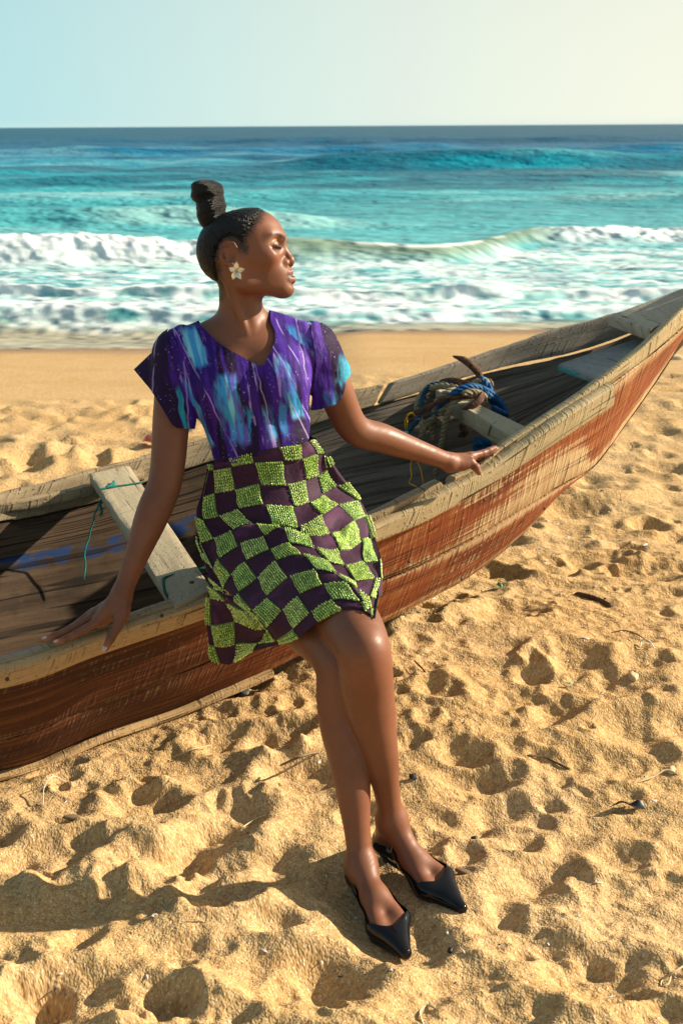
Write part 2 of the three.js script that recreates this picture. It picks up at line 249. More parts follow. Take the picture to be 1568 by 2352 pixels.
const canoe = thing('wooden_canoe', 'long weathered plank fishing canoe with worn red sides, lying on the sand behind the person', 'canoe');
const IN = (t) => PERP.clone().applyAxisAngle(V(0, 1, 0), mix(0.18, -0.42, SM(0.55, 0.98, t)) * 0.6).add(V(0, -0.12, 0)).normalize();
{
  // near side, from the gunwale down
  const boardBottom = hullLine([[0, 1560, 2.575], [238, 1478, 2.68], [476, 1395, 2.80], [660, 1315, 2.885], [848, 1211, 3.005], [1027, 1123, 3.115], [1148, 1055, 3.20], [1268, 976, 3.275], [1416, 875, 3.40], [1549, 770, 3.56]], 0.18, 0.06);
  const boardTop = hullLine([[0, 1523, 2.565], [238, 1445, 2.67], [476, 1366, 2.785], [660, 1287, 2.87], [851, 1193, 2.99], [1025, 1106, 3.10], [1105, 1068, 3.155], [1148, 1031, 3.19], [1228, 977, 3.24], [1309, 924, 3.30], [1389, 865, 3.365], [1469, 803, 3.45], [1568, 712, 3.56]], 0.18, 0.06);
  const seam = hullLine([[0, 1701, 2.66], [238, 1612, 2.78], [476, 1525, 2.90], [660, 1440, 2.985], [860, 1343, 3.09], [961, 1300, 3.16], [1107, 1226, 3.26], [1290, 1115, 3.42], [1364, 1070, 3.53], [1426, 989, 3.592], [1484, 908, 3.652], [1536, 830, 3.715], [1566, 782, 3.755]], 0.26, 0.09);
  const bottom = hullLine([[0, 1776, 2.75], [238, 1688, 2.87], [405, 1632, 2.955], [500, 1592, 3.0], [619, 1542, 3.06], [709, 1500, 3.11], [873, 1437, 3.20], [987, 1379, 3.265], [1074, 1330, 3.33], [1151, 1274, 3.375], [1224, 1209, 3.42], [1298, 1128, 3.485], [1368, 1069, 3.54], [1426, 992, 3.60], [1484, 911, 3.66], [1536, 833, 3.725], [1566, 785, 3.765]], 0.30, 0.10);
  // the painted side: worn rust-red paint over pale wood, drawn per plank along its length
  const hullMat = (low, sd) => {
    const w = 2048, h = 256;
    const f = (u0, v) => {
      const u = u0 * 0.905, U = u * 3.9, g = fbm(U * 5 + sd, v * 34, 3), saw = noise2((U + v * 0.05) * 300 + sd, v * 4), saw2 = noise2((U + v * 0.065) * 120, v * 2.2 + sd), blot = fbm(U * 2.3 + sd, v * 2.5 + sd, 4);
      let worn;
      const rag2 = 0.5 * (blot - 0.5) + 0.35 * (g - 0.5) + 0.25 * (saw - 0.5);
      if (!low) { const vb = mix(mix(0.97, 0.42, SM(0.49, 0.655, u)), 0.80, SM(0.655, 0.675, u)); worn = Math.max(SM(-0.06, 0.16, v - vb + rag2), 0.85 * SM(0.17, 0.24, rag2 + 0.04), SM(0.16, 0.05, v + rag2 * 0.4) * 0.8 * SM(0.665, 0.68, u)); }
      else worn = Math.max(SM(0.05, -0.10, v - mix(0.0, 0.22, SM(0.47, 0.58, u)) + rag2 * 0.6), 0.8 * SM(0.16, 0.24, rag2 + 0.02), 0.5 * SM(0.88, 1.0, v + rag2));
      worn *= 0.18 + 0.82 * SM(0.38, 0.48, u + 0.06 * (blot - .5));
      return { g, saw, saw2, blot, worn, ck: SM(0.72, 0.86, noise2(U * 3.1 + sd, v * 46 + sd)) * noise2(U * 1.7, v * 5 + sd) };
    };
    const map = texture(w, h, (u, v, o) => {
      const q = f(u, v); const unshaded = SM(0.36, 0.50, u + 0.10 * (q.blot - 0.5));
      setc(o, [0.070, 0.021, 0.009]); mixc(o, [0.125, 0.042, 0.015], SM(0.4, 0.7, q.g)); mixc(o, [0.034, 0.012, 0.007], SM(0.5, 0.75, q.blot) * 0.7);  // darker stern brown, part of it shade put into the paint colour
      const p = [0, 0, 0]; setc(p, [0.235, 0.062, 0.022]); mixc(p, [0.37, 0.15, 0.055], SM(0.40, 0.80, q.g * 0.7 + q.saw2 * 0.45) * 0.7); mixc(p, [0.14, 0.036, 0.015], SM(0.55, 0.8, q.blot)); mixc(o, p, unshaded);
      mixc(o, [0.60, 0.47, 0.27], q.worn * (0.35 + 0.5 * q.saw + 0.25 * q.g));
      mixc(o, [0.035, 0.018, 0.009], clamp((SM(0.70, 0.95, q.saw) * 0.55 + SM(0.72, 0.95, q.saw2) * 0.25) * mix(0.55, 1, unshaded) + q.ck * 1.1));
      const k = 0.82 + 0.36 * hash2(Math.floor(u * w), Math.floor(v * h)); o[0] *= k; o[1] *= k; o[2] *= k;
    }, true, THREE.ClampToEdgeWrapping, THREE.ClampToEdgeWrapping);
    const bump = grey(w, h, (u, v) => { const q = f(u, v); return clamp(0.72 - 0.4 * SM(0.55, 0.95, q.saw) - 0.25 * SM(0.6, 0.95, q.saw2) - 0.55 * q.ck + 0.15 * (q.g - 0.5)); }, THREE.ClampToEdgeWrapping, THREE.ClampToEdgeWrapping);
    return std({ map, bumpMap: bump, bumpScale: 0.003, roughness: 0.72, specularIntensity: 0.45 });
  };
  const lift = (l, d, y = 0) => l.map((p, i) => p.clone().addScaledVector(IN(i / SEG), d).add(V(0, y, 0)));
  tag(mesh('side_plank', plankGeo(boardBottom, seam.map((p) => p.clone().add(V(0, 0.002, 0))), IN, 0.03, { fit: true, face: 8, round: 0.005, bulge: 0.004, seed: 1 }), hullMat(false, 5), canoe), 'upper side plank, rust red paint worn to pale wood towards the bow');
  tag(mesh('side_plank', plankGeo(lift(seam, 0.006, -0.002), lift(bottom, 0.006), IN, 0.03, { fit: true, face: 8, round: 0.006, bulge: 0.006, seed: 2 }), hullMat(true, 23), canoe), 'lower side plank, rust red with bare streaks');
  // gunwale board in two lengths, with a butt joint beside the hand
  const cutTop = (a, b, n, dy = 0) => part(boardTop, a, b, n).map((p) => p.clone().add(V(0, dy, 0)));
  const cutBot = (a, b, n) => part(boardBottom, a, b, n).map((p) => p.clone().add(V(0, 0.003, 0)));
  const stag = (line) => line;
  mesh('gunwale_board', plankGeo(stag(cutTop(-900, 1024, 110, 0.006)), cutBot(-900, 1024, 110), () => PERP, 0.036, { seed: 3, rough: 0.0018 }), WOOD.grey, canoe);
  mesh('gunwale_board', plankGeo(cutTop(1031, 1e4, 90), cutBot(1031, 1e4, 90), (t) => IN(0.6 + 0.4 * t), 0.036, { seed: 4, rough: 0.0015, uo: 1.7 }), WOOD.pale, canoe);
  // rub strip along the outside, cut off short of the bow
  const rubTop = PT([[0, 1541, 2.535], [238, 1461, 2.642], [476, 1381, 2.757], [660, 1300, 2.842], [850, 1218, 2.965], [1025, 1131, 3.075], [1130, 1071, 3.145], [1300, 955, 3.25], [1412, 884, 3.345]]);
  const rubBot = PT([[0, 1587, 2.55], [238, 1506, 2.655], [476, 1425, 2.772], [660, 1344, 2.855], [849, 1256, 2.98], [987, 1196, 3.06], [1170, 1090, 3.17], [1300, 1006, 3.258], [1408, 935, 3.35]]);
  const rt = sampled([sternOf(rubTop[0], 0.18, 0.06), ...rubTop], 180), rb = sampled([sternOf(rubBot[0], 0.18, 0.06), ...rubBot], 180);
  const cut = 118;
  mesh('rub_strip', plankGeo(rt.slice(0, cut + 1), rb.slice(0, cut + 1), PERP.clone().add(V(0, 0.10, 0)), 0.045, { seed: 5, round: 0.012, face: 6, rough: 0.0012 }), WOOD.tan, canoe);
  mesh('rub_strip', plankGeo(rt.slice(cut + 1), rb.slice(cut + 1), PERP.clone().add(V(0, 0.10, 0)), 0.045, { seed: 6, round: 0.008, face: 6, rough: 0.0014 }), WOOD.pale, canoe);
  // chine ledge where the floor planks stick out under the side
  const chine = bottom.map((p) => p.clone().addScaledVector(PERP, -0.022).add(V(0, 0.004, 0)));
  const chEnd = chine.findIndex((p) => project(p).x > 640);
  mesh('chine_strip', plankGeo(chine.slice(0, chEnd), chine.slice(0, chEnd).map((p) => p.clone().add(V(0, -0.017, 0))), PERP, 0.06, { seed: 7, round: 0.005, rough: 0.004 }), WOOD.tan, canoe);
  // far side: inner faces
  const farTip = BOWTIP.clone().addScaledVector(PERP, 0.01);
  const fTop = hullLine([[0, 1133, 3.53], [148, 1097, 3.63], [264, 1067, 3.71], [349, 1046, 3.77], [461, 1014, 3.83], [640, 956, 3.90], [800, 904, 3.95], [885, 884, 3.98], [1079, 826, 4.08], [1148, 803, 4.12], [1255, 765, 4.15], [1402, 725, 4.18], [1568, 670, 4.20]], -0.16, 0.03, farTip);
  const fMid = hullLine([[0, 1199, 3.515], [120, 1178, 3.60], [231, 1150, 3.67], [349, 1105, 3.74], [461, 1068, 3.80], [640, 1005, 3.87], [800, 949, 3.92], [890, 924, 3.95], [976, 902, 4.0], [1143, 855, 4.08], [1282, 824, 4.11], [1464, 767, 4.14]], -0.17, 0.03, farTip.clone().add(V(-.02, -.03, 0)));
  const fLow = hullLine([[0, 1300, 3.44], [198, 1260, 3.56], [296, 1236, 3.62], [480, 1185, 3.72], [620, 1152, 3.78], [804, 1104, 3.84], [968, 1071, 3.92], [1130, 1020, 3.98], [1300, 930, 4.02], [1464, 825, 4.06]], -0.22, 0.03, farTip.clone().add(V(-.05, -.06, 0)));
  const fBot = hullLine([[0, 1548, 3.25], [476, 1454, 3.5], [804, 1308, 3.65], [1100, 1201, 3.8], [1300, 1060, 3.88], [1450, 918, 3.94], [1568, 790, 4.0]], -0.30, 0.03, BOWTIP.clone().add(V(-.06, -.09, 0)));
  const OUT = (t) => PERP.clone().applyAxisAngle(V(0, 1, 0), mix(-0.1, 0.35, SM(0.5, 1, t))).add(V(0, -0.15, 0)).normalize();
  const gapped = fMid.map((p, i) => p.clone().add(V(0, 0.002 + 0.010 * SM(0.62, 0.70, i / SEG), 0)));
  const jn = fTop.findIndex((p) => project(p).x > 884);
  const fTopL = fTop.slice(0, jn), fTopR = fTop.slice(jn).map((p, i) => i ? p : p.clone().addScaledVector(AX, 0.006));
  mesh('far_gunwale_board', plankGeo(fTopL, gapped.slice(0, jn), OUT, 0.032, { seed: 8, rough: 0.004, flip: false }), WOOD.grey, canoe);
  mesh('far_gunwale_board', plankGeo(fTopR, gapped.slice(jn), (t) => OUT(0.6 + 0.4 * t), 0.032, { seed: 9, rough: 0.003, uo: 0.7 }), WOOD.far, canoe);
  const cap = sampled(PT([[-60, 1166, 3.49], [100, 1140, 3.565], [231, 1108, 3.645], [330, 1080, 3.73]]), 60);
  mesh('inner_rail', plankGeo(cap, cap.map((p) => p.clone().add(V(0, -0.034, 0))), PERP, 0.03, { seed: 10 }), WOOD.grey, canoe);
  const interior = (sd, blueAt, blueW) => { // dark stained boards, stern end deepened with painted shade, with a band of old blue paint along the seam
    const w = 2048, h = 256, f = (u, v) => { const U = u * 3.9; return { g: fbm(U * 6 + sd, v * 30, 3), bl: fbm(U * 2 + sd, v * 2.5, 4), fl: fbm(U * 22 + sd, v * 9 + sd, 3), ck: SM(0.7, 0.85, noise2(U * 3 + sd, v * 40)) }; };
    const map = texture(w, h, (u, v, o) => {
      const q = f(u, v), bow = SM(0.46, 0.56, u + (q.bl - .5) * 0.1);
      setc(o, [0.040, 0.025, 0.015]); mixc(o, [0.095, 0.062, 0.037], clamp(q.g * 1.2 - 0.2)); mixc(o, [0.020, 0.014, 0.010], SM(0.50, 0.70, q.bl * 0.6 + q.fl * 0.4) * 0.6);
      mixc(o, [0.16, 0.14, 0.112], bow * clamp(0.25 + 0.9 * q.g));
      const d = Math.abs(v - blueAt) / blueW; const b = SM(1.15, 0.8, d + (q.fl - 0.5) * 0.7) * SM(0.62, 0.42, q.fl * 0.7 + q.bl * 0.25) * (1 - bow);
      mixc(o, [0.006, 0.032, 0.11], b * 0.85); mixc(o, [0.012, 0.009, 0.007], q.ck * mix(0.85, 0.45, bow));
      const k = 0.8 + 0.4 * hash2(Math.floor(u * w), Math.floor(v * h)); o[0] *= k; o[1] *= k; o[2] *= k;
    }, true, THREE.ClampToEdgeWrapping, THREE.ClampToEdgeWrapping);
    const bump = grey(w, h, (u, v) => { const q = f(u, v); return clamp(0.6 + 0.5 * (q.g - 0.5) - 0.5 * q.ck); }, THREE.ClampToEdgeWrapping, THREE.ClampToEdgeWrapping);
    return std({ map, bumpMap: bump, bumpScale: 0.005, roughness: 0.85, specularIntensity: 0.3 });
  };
  const dn = (l, d, y) => l.map((p, i) => p.clone().addScaledVector(PERP, d).add(V(0, y, 0)));
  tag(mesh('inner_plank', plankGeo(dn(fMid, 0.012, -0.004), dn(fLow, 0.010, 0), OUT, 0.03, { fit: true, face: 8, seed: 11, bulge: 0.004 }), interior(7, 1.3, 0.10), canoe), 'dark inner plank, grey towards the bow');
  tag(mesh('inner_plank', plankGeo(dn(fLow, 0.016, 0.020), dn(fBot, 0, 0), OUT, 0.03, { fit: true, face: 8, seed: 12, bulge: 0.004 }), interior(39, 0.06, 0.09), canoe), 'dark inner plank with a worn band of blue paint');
  // floor
  const fl = []; for (let k = 0; k <= 6; k++) fl.push(bottom.map((p, i) => p.clone().addScaledVector(PERP, 0.02).lerp(fBot[i], k / 6).add(V(0, 0.012 + 0.004 * Math.sin(k * 7 + i * 0.3), 0))));
  for (let k = 0; k < 6; k++) { const a = fl[k], b = fl[k + 1].map((p, i) => p.clone().lerp(fl[k][i], 0.03)); mesh('floor_plank', plankGeo(a, b, V(0, -1, 0), 0.022, { seed: 20 + k, uo: k * 0.37, flip: true }), WOOD.dark, canoe); }
  { const blue = sampled(PT([[-60, 1530, 2.98], [60, 1497, 3.08], [160, 1466, 3.16], [300, 1428, 3.22]]), 40); mesh('bilge_stringer', plankGeo(blue, blue.map((p) => p.clone().add(V(0.01, -0.05, 0.02))), PERP, 0.02, { seed: 30 }), std({ color: col(0.008, 0.03, 0.10), roughness: 0.7, bumpMap: WOOD.dark.bumpMap, bumpScale: 0.003 }), canoe); }
  // stern board closes the hull
  const s0 = [boardTop[0], bottom[0], fBot[0], fTop[0]].map((p) => p.clone().addScaledVector(AX, 0.02));
  mesh('stern_board', plankGeo(sampled([s0[0], s0[3]], 12), sampled([s0[1], s0[2]], 12), AX.clone().negate(), 0.035, { seed: 31 }), WOOD.tan, canoe);
  // bow deck and the shelf below it
  const bm = WOOD.far;
  const slab = (name, pts, th, mat, label) => { // pts: four corners of the upper face (two front, two back), all in order
    const [a, b, c, d] = pts, g = plankGeo(sampled([a, b], 24), sampled([d, c], 24), V(0, -1, 0), th, { seed: pts[0].x * 9, rough: 0.002, flip: true, round: th * 0.2 }); return tag(mesh(name, g, mat, canoe), label); };
  slab('bow_deck', [at(1396, 727, 4.10), at(1492, 757, 3.52), at(1700, 640, 3.9), at(1700, 612, 4.12)], 0.035, std({ ...woodTex([0.27, 0.22, 0.155], [0.42, 0.36, 0.26], [0.05, 0.04, 0.03], 0.3, 91), roughness: 0.9 }), 'sand-dusted bow deck board');
  const teal = std({ ...woodTex([0.17, 0.17, 0.16], [0.28, 0.29, 0.28], [0.04, 0.04, 0.04], 0.25, 83), roughness: 0.9 });
  slab('bow_shelf', [at(1283, 836, 4.00), at(1376, 868, 3.46), at(1560, 765, 3.68), at(1540, 752, 4.02)], 0.022, teal, 'grey shelf board under the bow deck');
  { const e = sampled([at(1282, 839, 3.99), at(1380, 872, 3.45)], 20); mesh('shelf_edge', plankGeo(e, e.map((p) => p.clone().add(V(0, -0.02, 0))), AX, 0.008, { seed: 40 }), std({ color: col(0.05, 0.24, 0.25), roughness: 0.8, bumpMap: WOOD.far.bumpMap, bumpScale: 0.003 }), canoe); }
}
// two thwarts
function thwart(tl, tr, nl, nr, th, mat, label) {
  const A = sampled([tl, nl], 40), B = sampled([tr, nr], 40);
  return tag(mesh('thwart', plankGeo(A, B, V(0, -1, 0), th, { seed: tl.x * 7, round: 0.004, rough: 0.002, face: 6, flip: false }), mat, canoe), label);
}
thwart(at(206, 1088, 3.62), at(298, 1069, 3.70), at(402, 1392, 2.735), at(488, 1352, 2.80), 0.030, WOOD.beam, 'flat seat board across the hull beside the person');
thwart(at(1000, 896, 3.98), at(1016, 889, 4.08), at(1186, 1010, 3.24), at(1222, 986, 3.30), 0.050, WOOD.beam, 'thick beam across the hull with rope and anchor on it');
{ // bolts and nails
  const bm = std({ color: col(0.07, 0.035, 0.02), roughness: 0.8 });
  const nail = (p, n, r = 0.006) => { const g = new THREE.SphereGeometry(r, 8, 6); g.scale(1, 0.5, 1); const m = mesh('nail', g, bm, canoe); m.position.copy(p); m.quaternion.setFromUnitVectors(V(0, 1, 0), n.clone().normalize()); };
  nail(at(441, 1341, 2.79).add(V(0, .004, 0)), V(0, 1, 0), 0.007);
  for (const [x, y, f] of [[1250, 1168, 3.375], [1112, 1148, 3.165], [940, 1290, 3.125], [1060, 1330, 3.3], [1310, 1090, 3.45], [1505, 822, 3.62], [17, 1560, 2.53], [372, 1414, 2.708]]) nail(at(x, y, f), V(0.47, 0.2, 0.88), 0.005);
}
// ------------------------------------------------------------------ implicit surfaces: limbs and clothes are meshed from distance fields
const smin = (a, b, k) => { const h = Math.max(k - Math.abs(a - b), 0) / k; return Math.min(a, b) - h * h * k * 0.25; };
function cap(a, b, ra, rb, k) { // tapered capsule
  const dx = b.x - a.x, dy = b.y - a.y, dz = b.z - a.z, L = dx * dx + dy * dy + dz * dz || 1e-9, ax = a.x, ay = a.y, az = a.z;
  return { k, c: a.clone().add(b).multiplyScalar(0.5), R: Math.sqrt(L) / 2 + Math.max(ra, rb), d: (x, y, z) => { const px = x - ax, py = y - ay, pz = z - az; let t = (px * dx + py * dy + pz * dz) / L; t = t < 0 ? 0 : t > 1 ? 1 : t; const qx = px - dx * t, qy = py - dy * t, qz = pz - dz * t; return Math.sqrt(qx * qx + qy * qy + qz * qz) - (ra + (rb - ra) * t); } };
}
function ell(c, r, k, ex, ey, ez) { // ellipsoid with optional axes
  const cx = c.x, cy = c.y, cz = c.z, m = Math.min(r[0], r[1], r[2]);
  return { k, c: c.clone(), R: Math.max(...r), d: (x, y, z) => { let px = x - cx, py = y - cy, pz = z - cz;
    if (ex) { const a = px * ex.x + py * ex.y + pz * ex.z, b = px * ey.x + py * ey.y + pz * ey.z, e = px * ez.x + py * ez.y + pz * ez.z; px = a; py = b; pz = e; }
    const ux = px / r[0], uy = py / r[1], uz = pz / r[2], k0 = Math.sqrt(ux * ux + uy * uy + uz * uz), vx = ux / r[0], vy = uy / r[1], vz = uz / r[2], k1 = Math.sqrt(vx * vx + vy * vy + vz * vz);
    return k1 < 1e-6 ? -m : k0 * (k0 - 1) / k1; } };
}
// a node: prims joined smoothly (then subs carved), children joined to it one by one; frame = {o, x, y, z} for local coordinates
const node = (prims, children = [], o = {}) => ({ prims, children, subs: o.subs || [], kj: o.kj ?? 0.02, frame: o.frame });
function evalNode(n, x, y, z) {
  let lx = x, ly = y, lz = z; const f = n.frame;
  if (f) { const px = x - f.o.x, py = y - f.o.y, pz = z - f.o.z; lx = px * f.x.x + py * f.x.y + pz * f.x.z; ly = px * f.y.x + py * f.y.y + pz * f.y.z; lz = px * f.z.x + py * f.z.y + pz * f.z.z; }
  let d = 1e3; for (const p of n.prims) { const e = p.d(lx, ly, lz); d = p.k ? smin(d, e, p.k) : Math.min(d, e); }
  for (const p of n.subs) d = -smin(-d, p.d(lx, ly, lz), p.k);
  if (!n.children.length) return d;
  let r = d; for (const c of n.children) { const e = evalNode(c, x, y, z); r = Math.min(r, smin(d, e, c.kj)); }
  return r;
}
function prune(n, x, y, z, reach) { // the same node with only what can matter within reach of the point
  let lx = x, ly = y, lz = z; const f = n.frame;
  if (f) { const px = x - f.o.x, py = y - f.o.y, pz = z - f.o.z; lx = px * f.x.x + py * f.x.y + pz * f.x.z; ly = px * f.y.x + py * f.y.y + pz * f.y.z; lz = px * f.z.x + py * f.z.y + pz * f.z.z; }
  const near = (p) => Math.hypot(p.c.x - lx, p.c.y - ly, p.c.z - lz) - p.R < reach;
  return { prims: n.prims.filter(near), subs: n.subs.filter(near), kj: n.kj, frame: f, children: n.children.map((c) => prune(c, x, y, z, reach)).filter((c) => c.prims.length || c.children.length) };
}
// naive surface nets on a sparse grid; keep(p) may reject blocks
function surfaceNets(root, lo, hi, h, o = {}) {
  const B = 8, off = o.offset || 0, nb = [0, 1, 2].map((k) => Math.ceil((hi[k] - lo[k]) / (B * h))), half = B * h * Math.sqrt(3) / 2;
  const verts = [], nors = [], map = new Map(), blocks = [];
  const S = B + 1, key = (i, j, k) => (i * 4096 + j) * 4096 + k;
  const field = new Float32Array(S * S * S);
  for (let bi = 0; bi < nb[0]; bi++) for (let bj = 0; bj < nb[1]; bj++) for (let bk = 0; bk < nb[2]; bk++) {
    const cx = lo[0] + (bi + 0.5) * B * h, cy = lo[1] + (bj + 0.5) * B * h, cz = lo[2] + (bk + 0.5) * B * h;
    const r = prune(root, cx, cy, cz, half + 0.16); if (!r.prims.length && !r.children.length) continue;
    const extra = o.extra || null;
    const ev = (x, y, z) => evalNode(r, x, y, z) - off - (extra ? extra(x, y, z) : 0);
    if (Math.abs(ev(cx, cy, cz)) > half * 1.35 + (extra ? 0.02 : 0)) continue;
    let neg = 0, posn = 0;
    for (let i = 0, q = 0; i < S; i++) for (let j = 0; j < S; j++) for (let k = 0; k < S; k++, q++) { const v = field[q] = ev(lo[0] + (bi * B + i) * h, lo[1] + (bj * B + j) * h, lo[2] + (bk * B + k) * h); v < 0 ? neg++ : posn++; }
    if (!neg || !posn) continue;
    const at3 = (i, j, k) => field[(i * S + j) * S + k];
    for (let i = 0; i < B; i++) for (let j = 0; j < B; j++) for (let k = 0; k < B; k++) {
      let n = 0, sx = 0, sy = 0, sz = 0; const c = [];
      for (let q = 0; q < 8; q++) c.push(at3(i + (q & 1), j + (q >> 1 & 1), k + (q >> 2)));
      const neg0 = c.filter((v) => v < 0).length; if (neg0 === 0 || neg0 === 8) continue;
      for (let q = 0; q < 8; q++) for (const bit of [1, 2, 4]) if (!(q & bit)) { const a = c[q], b = c[q | bit]; if ((a < 0) !== (b < 0)) { const t = a / (a - b); sx += (q & 1) + (bit === 1 ? t : 0); sy += (q >> 1 & 1) + (bit === 2 ? t : 0); sz += (q >> 2) + (bit === 4 ? t : 0); n++; } }
      let x = lo[0] + (bi * B + i + sx / n) * h, y = lo[1] + (bj * B + j + sy / n) * h, z = lo[2] + (bk * B + k + sz / n) * h;
      const e = typeof o.eps === 'function' ? o.eps(x, y, z) : o.eps || h * 0.5; let gx = ev(x + e, y, z) - ev(x - e, y, z), gy = ev(x, y + e, z) - ev(x, y - e, z), gz = ev(x, y, z + e) - ev(x, y, z - e); const L = Math.hypot(gx, gy, gz) || 1; gx /= L; gy /= L; gz /= L;
      const dv = clamp(ev(x, y, z), -h * 0.5, h * 0.5); x -= gx * dv * 0.8; y -= gy * dv * 0.8; z -= gz * dv * 0.8;
      map.set(key(bi * B + i, bj * B + j, bk * B + k), verts.length / 3); verts.push(x, y, z); nors.push(gx, gy, gz);
    }
    blocks.push([bi, bj, bk, Uint8Array.from(field, (v) => v < 0 ? 1 : 0)]);
  }
  const idx = [];
  for (const [bi, bj, bk, s] of blocks) for (let i = 0; i < B; i++) for (let j = 0; j < B; j++) for (let k = 0; k < B; k++) {
    const a = s[(i * S + j) * S + k], I = bi * B + i, J = bj * B + j, K = bk * B + k;
    const quad = (b, c0, c1, c2, c3) => { if (a === b) return; const q = [c0, c1, c2, c3].map((c) => map.get(key(...c))); if (q.some((v) => v === undefined)) return; a ? idx.push(q[0], q[1], q[2], q[0], q[2], q[3]) : idx.push(q[0], q[2], q[1], q[0], q[3], q[2]); };
    quad(s[((i + 1) * S + j) * S + k], [I, J - 1, K - 1], [I, J, K - 1], [I, J, K], [I, J - 1, K]);
    quad(s[(i * S + j + 1) * S + k], [I - 1, J, K - 1], [I - 1, J, K], [I, J, K], [I, J, K - 1]);
    quad(s[(i * S + j) * S + k + 1], [I - 1, J - 1, K], [I, J - 1, K], [I, J, K], [I - 1, J, K]);
  }
  return { pos: verts, nor: nors, idx };
}
// cut a mesh where any of the functions is negative
function clip(m, fns) {
  let pos = m.pos.slice(), nor = m.nor.slice(), idx = m.idx;
  for (const f of fns) {
    const val = []; for (let i = 0; i < pos.length / 3; i++) val.push(f(V(pos[i * 3], pos[i * 3 + 1], pos[i * 3 + 2]), V(nor[i * 3], nor[i * 3 + 1], nor[i * 3 + 2])));
    const out = [], made = new Map();
    const cutp = (a, b) => { const k = a < b ? a * 1e7 + b : b * 1e7 + a; if (made.has(k)) return made.get(k); const t = val[a] / (val[a] - val[b]), n = pos.length / 3; for (let c = 0; c < 3; c++) { pos.push(mix(pos[a * 3 + c], pos[b * 3 + c], t)); nor.push(mix(nor[a * 3 + c], nor[b * 3 + c], t)); } val.push(0); made.set(k, n); return n; };
    for (let i = 0; i < idx.length; i += 3) {
      const poly = []; for (let k = 0; k < 3; k++) { const a = idx[i + k], b = idx[i + (k + 1) % 3]; if (val[a] >= 0) poly.push(a); if ((val[a] >= 0) !== (val[b] >= 0)) poly.push(cutp(a, b)); }
      for (let k = 1; k + 1 < poly.length; k++) out.push(poly[0], poly[k], poly[k + 1]);
    }
    idx = out;
  }
  const used = new Map(), p2 = [], n2 = [], i2 = []; for (const i of idx) { if (!used.has(i)) { used.set(i, p2.length / 3); p2.push(pos[i * 3], pos[i * 3 + 1], pos[i * 3 + 2]); n2.push(nor[i * 3], nor[i * 3 + 1], nor[i * 3 + 2]); } i2.push(used.get(i)); }
  return { pos: p2, nor: n2, idx: i2 };
}
// signed distance to a closed polygon in 2D (positive inside)
function polyDist(poly, x, y) { let d = 1e9, inside = false; for (let i = 0, j = poly.length - 1; i < poly.length; j = i++) { const [ax, ay] = poly[i], [bx, by] = poly[j], ex = bx - ax, ey = by - ay, t = clamp(((x - ax) * ex + (y - ay) * ey) / (ex * ex + ey * ey || 1e-9)); d = Math.min(d, Math.hypot(x - ax - ex * t, y - ay - ey * t)); if ((ay > y) !== (by > y) && x < (bx - ax) * (y - ay) / (by - ay) + ax) inside = !inside; } return inside ? d : -d; }
const smoothPoly = (pts, n, closed = true) => { const c = new THREE.CatmullRomCurve3(pts.map((p) => V(p[0], p[1], 0)), closed, 'centripetal'); return c.getPoints(n).map((p) => [p.x, p.y]); };
// ------------------------------------------------------------------ the person: joints first, then one continuous skin
const J = {
  pelvis: at(650, 1275, 2.74), waist: at(603, 1035, 2.80), chest: at(577, 885, 2.835), neck: at(556, 752, 2.865),
  shR: at(408, 818, 2.83), elR: at(379, 1108, 2.745), wrR: at(281, 1362, 2.655),
  shL: at(722, 802, 2.86), elL: at(815, 985, 2.94), wrL: at(1030, 1060, 3.075),
  hipR: at(590, 1285, 2.70), knR: at(780, 1522, 2.345), anR: at(828, 1985, 2.225),
  hipL: at(720, 1285, 2.665), knL: at(832, 1492, 2.255), anL: at(898, 1878, 2.30),
};
const TR = J.shL.clone().sub(J.shR).normalize(), TU = J.neck.clone().sub(J.waist).normalize(), TN = TR.clone().cross(TU).normalize(); TR.copy(TU).cross(TN).normalize();
const tl = (p) => { const q = p.clone().sub(J.waist); return [q.dot(TR), q.dot(TU), q.dot(TN)]; };
const tw = (r, u, n) => J.waist.clone().addScaledVector(TR, r).addScaledVector(TU, u).addScaledVector(TN, n);
const E = (c, r, k) => ell(c, r, k, TR, TU, TN);
const off = (p, a, b = 0, c = 0) => p.clone().addScaledVector(TR, a).addScaledVector(TU, b).addScaledVector(TN, c);

// head frame: x to where the face looks, y up, z to the side turned to the camera
const HO = at(545.4, 589, 2.845);
const HN = camera.position.clone().sub(HO).normalize(), HR = V(1, 0, 0).applyQuaternion(camera.quaternion); HR.addScaledVector(HN, -HR.dot(HN)).normalize();
const HU0 = HN.clone().cross(HR).normalize();
const yaw = 0.22; const HX = HR.clone().multiplyScalar(Math.cos(yaw)).addScaledVector(HN, Math.sin(yaw)), HZ = HN.clone().multiplyScalar(Math.cos(yaw)).addScaledVector(HR, -Math.sin(yaw)), HY = HU0;
const headFrame = { o: HO, x: HX, y: HY, z: HZ };
const hw = (x, y, z) => HO.clone().addScaledVector(HX, x).addScaledVector(HY, y).addScaledVector(HZ, z);
const hl = (p) => { const q = p.clone().sub(HO); return [q.dot(HX), q.dot(HY), q.dot(HZ)]; };
const P3 = (a) => V(a[0], a[1], a[2]);
const HZM = (f) => [1, -1].map(f);
const hcap = (a, b, ra, rb, k) => cap(P3(a), P3(b), ra, rb, k), hell = (c, r, k) => ell(P3(c), r, k);

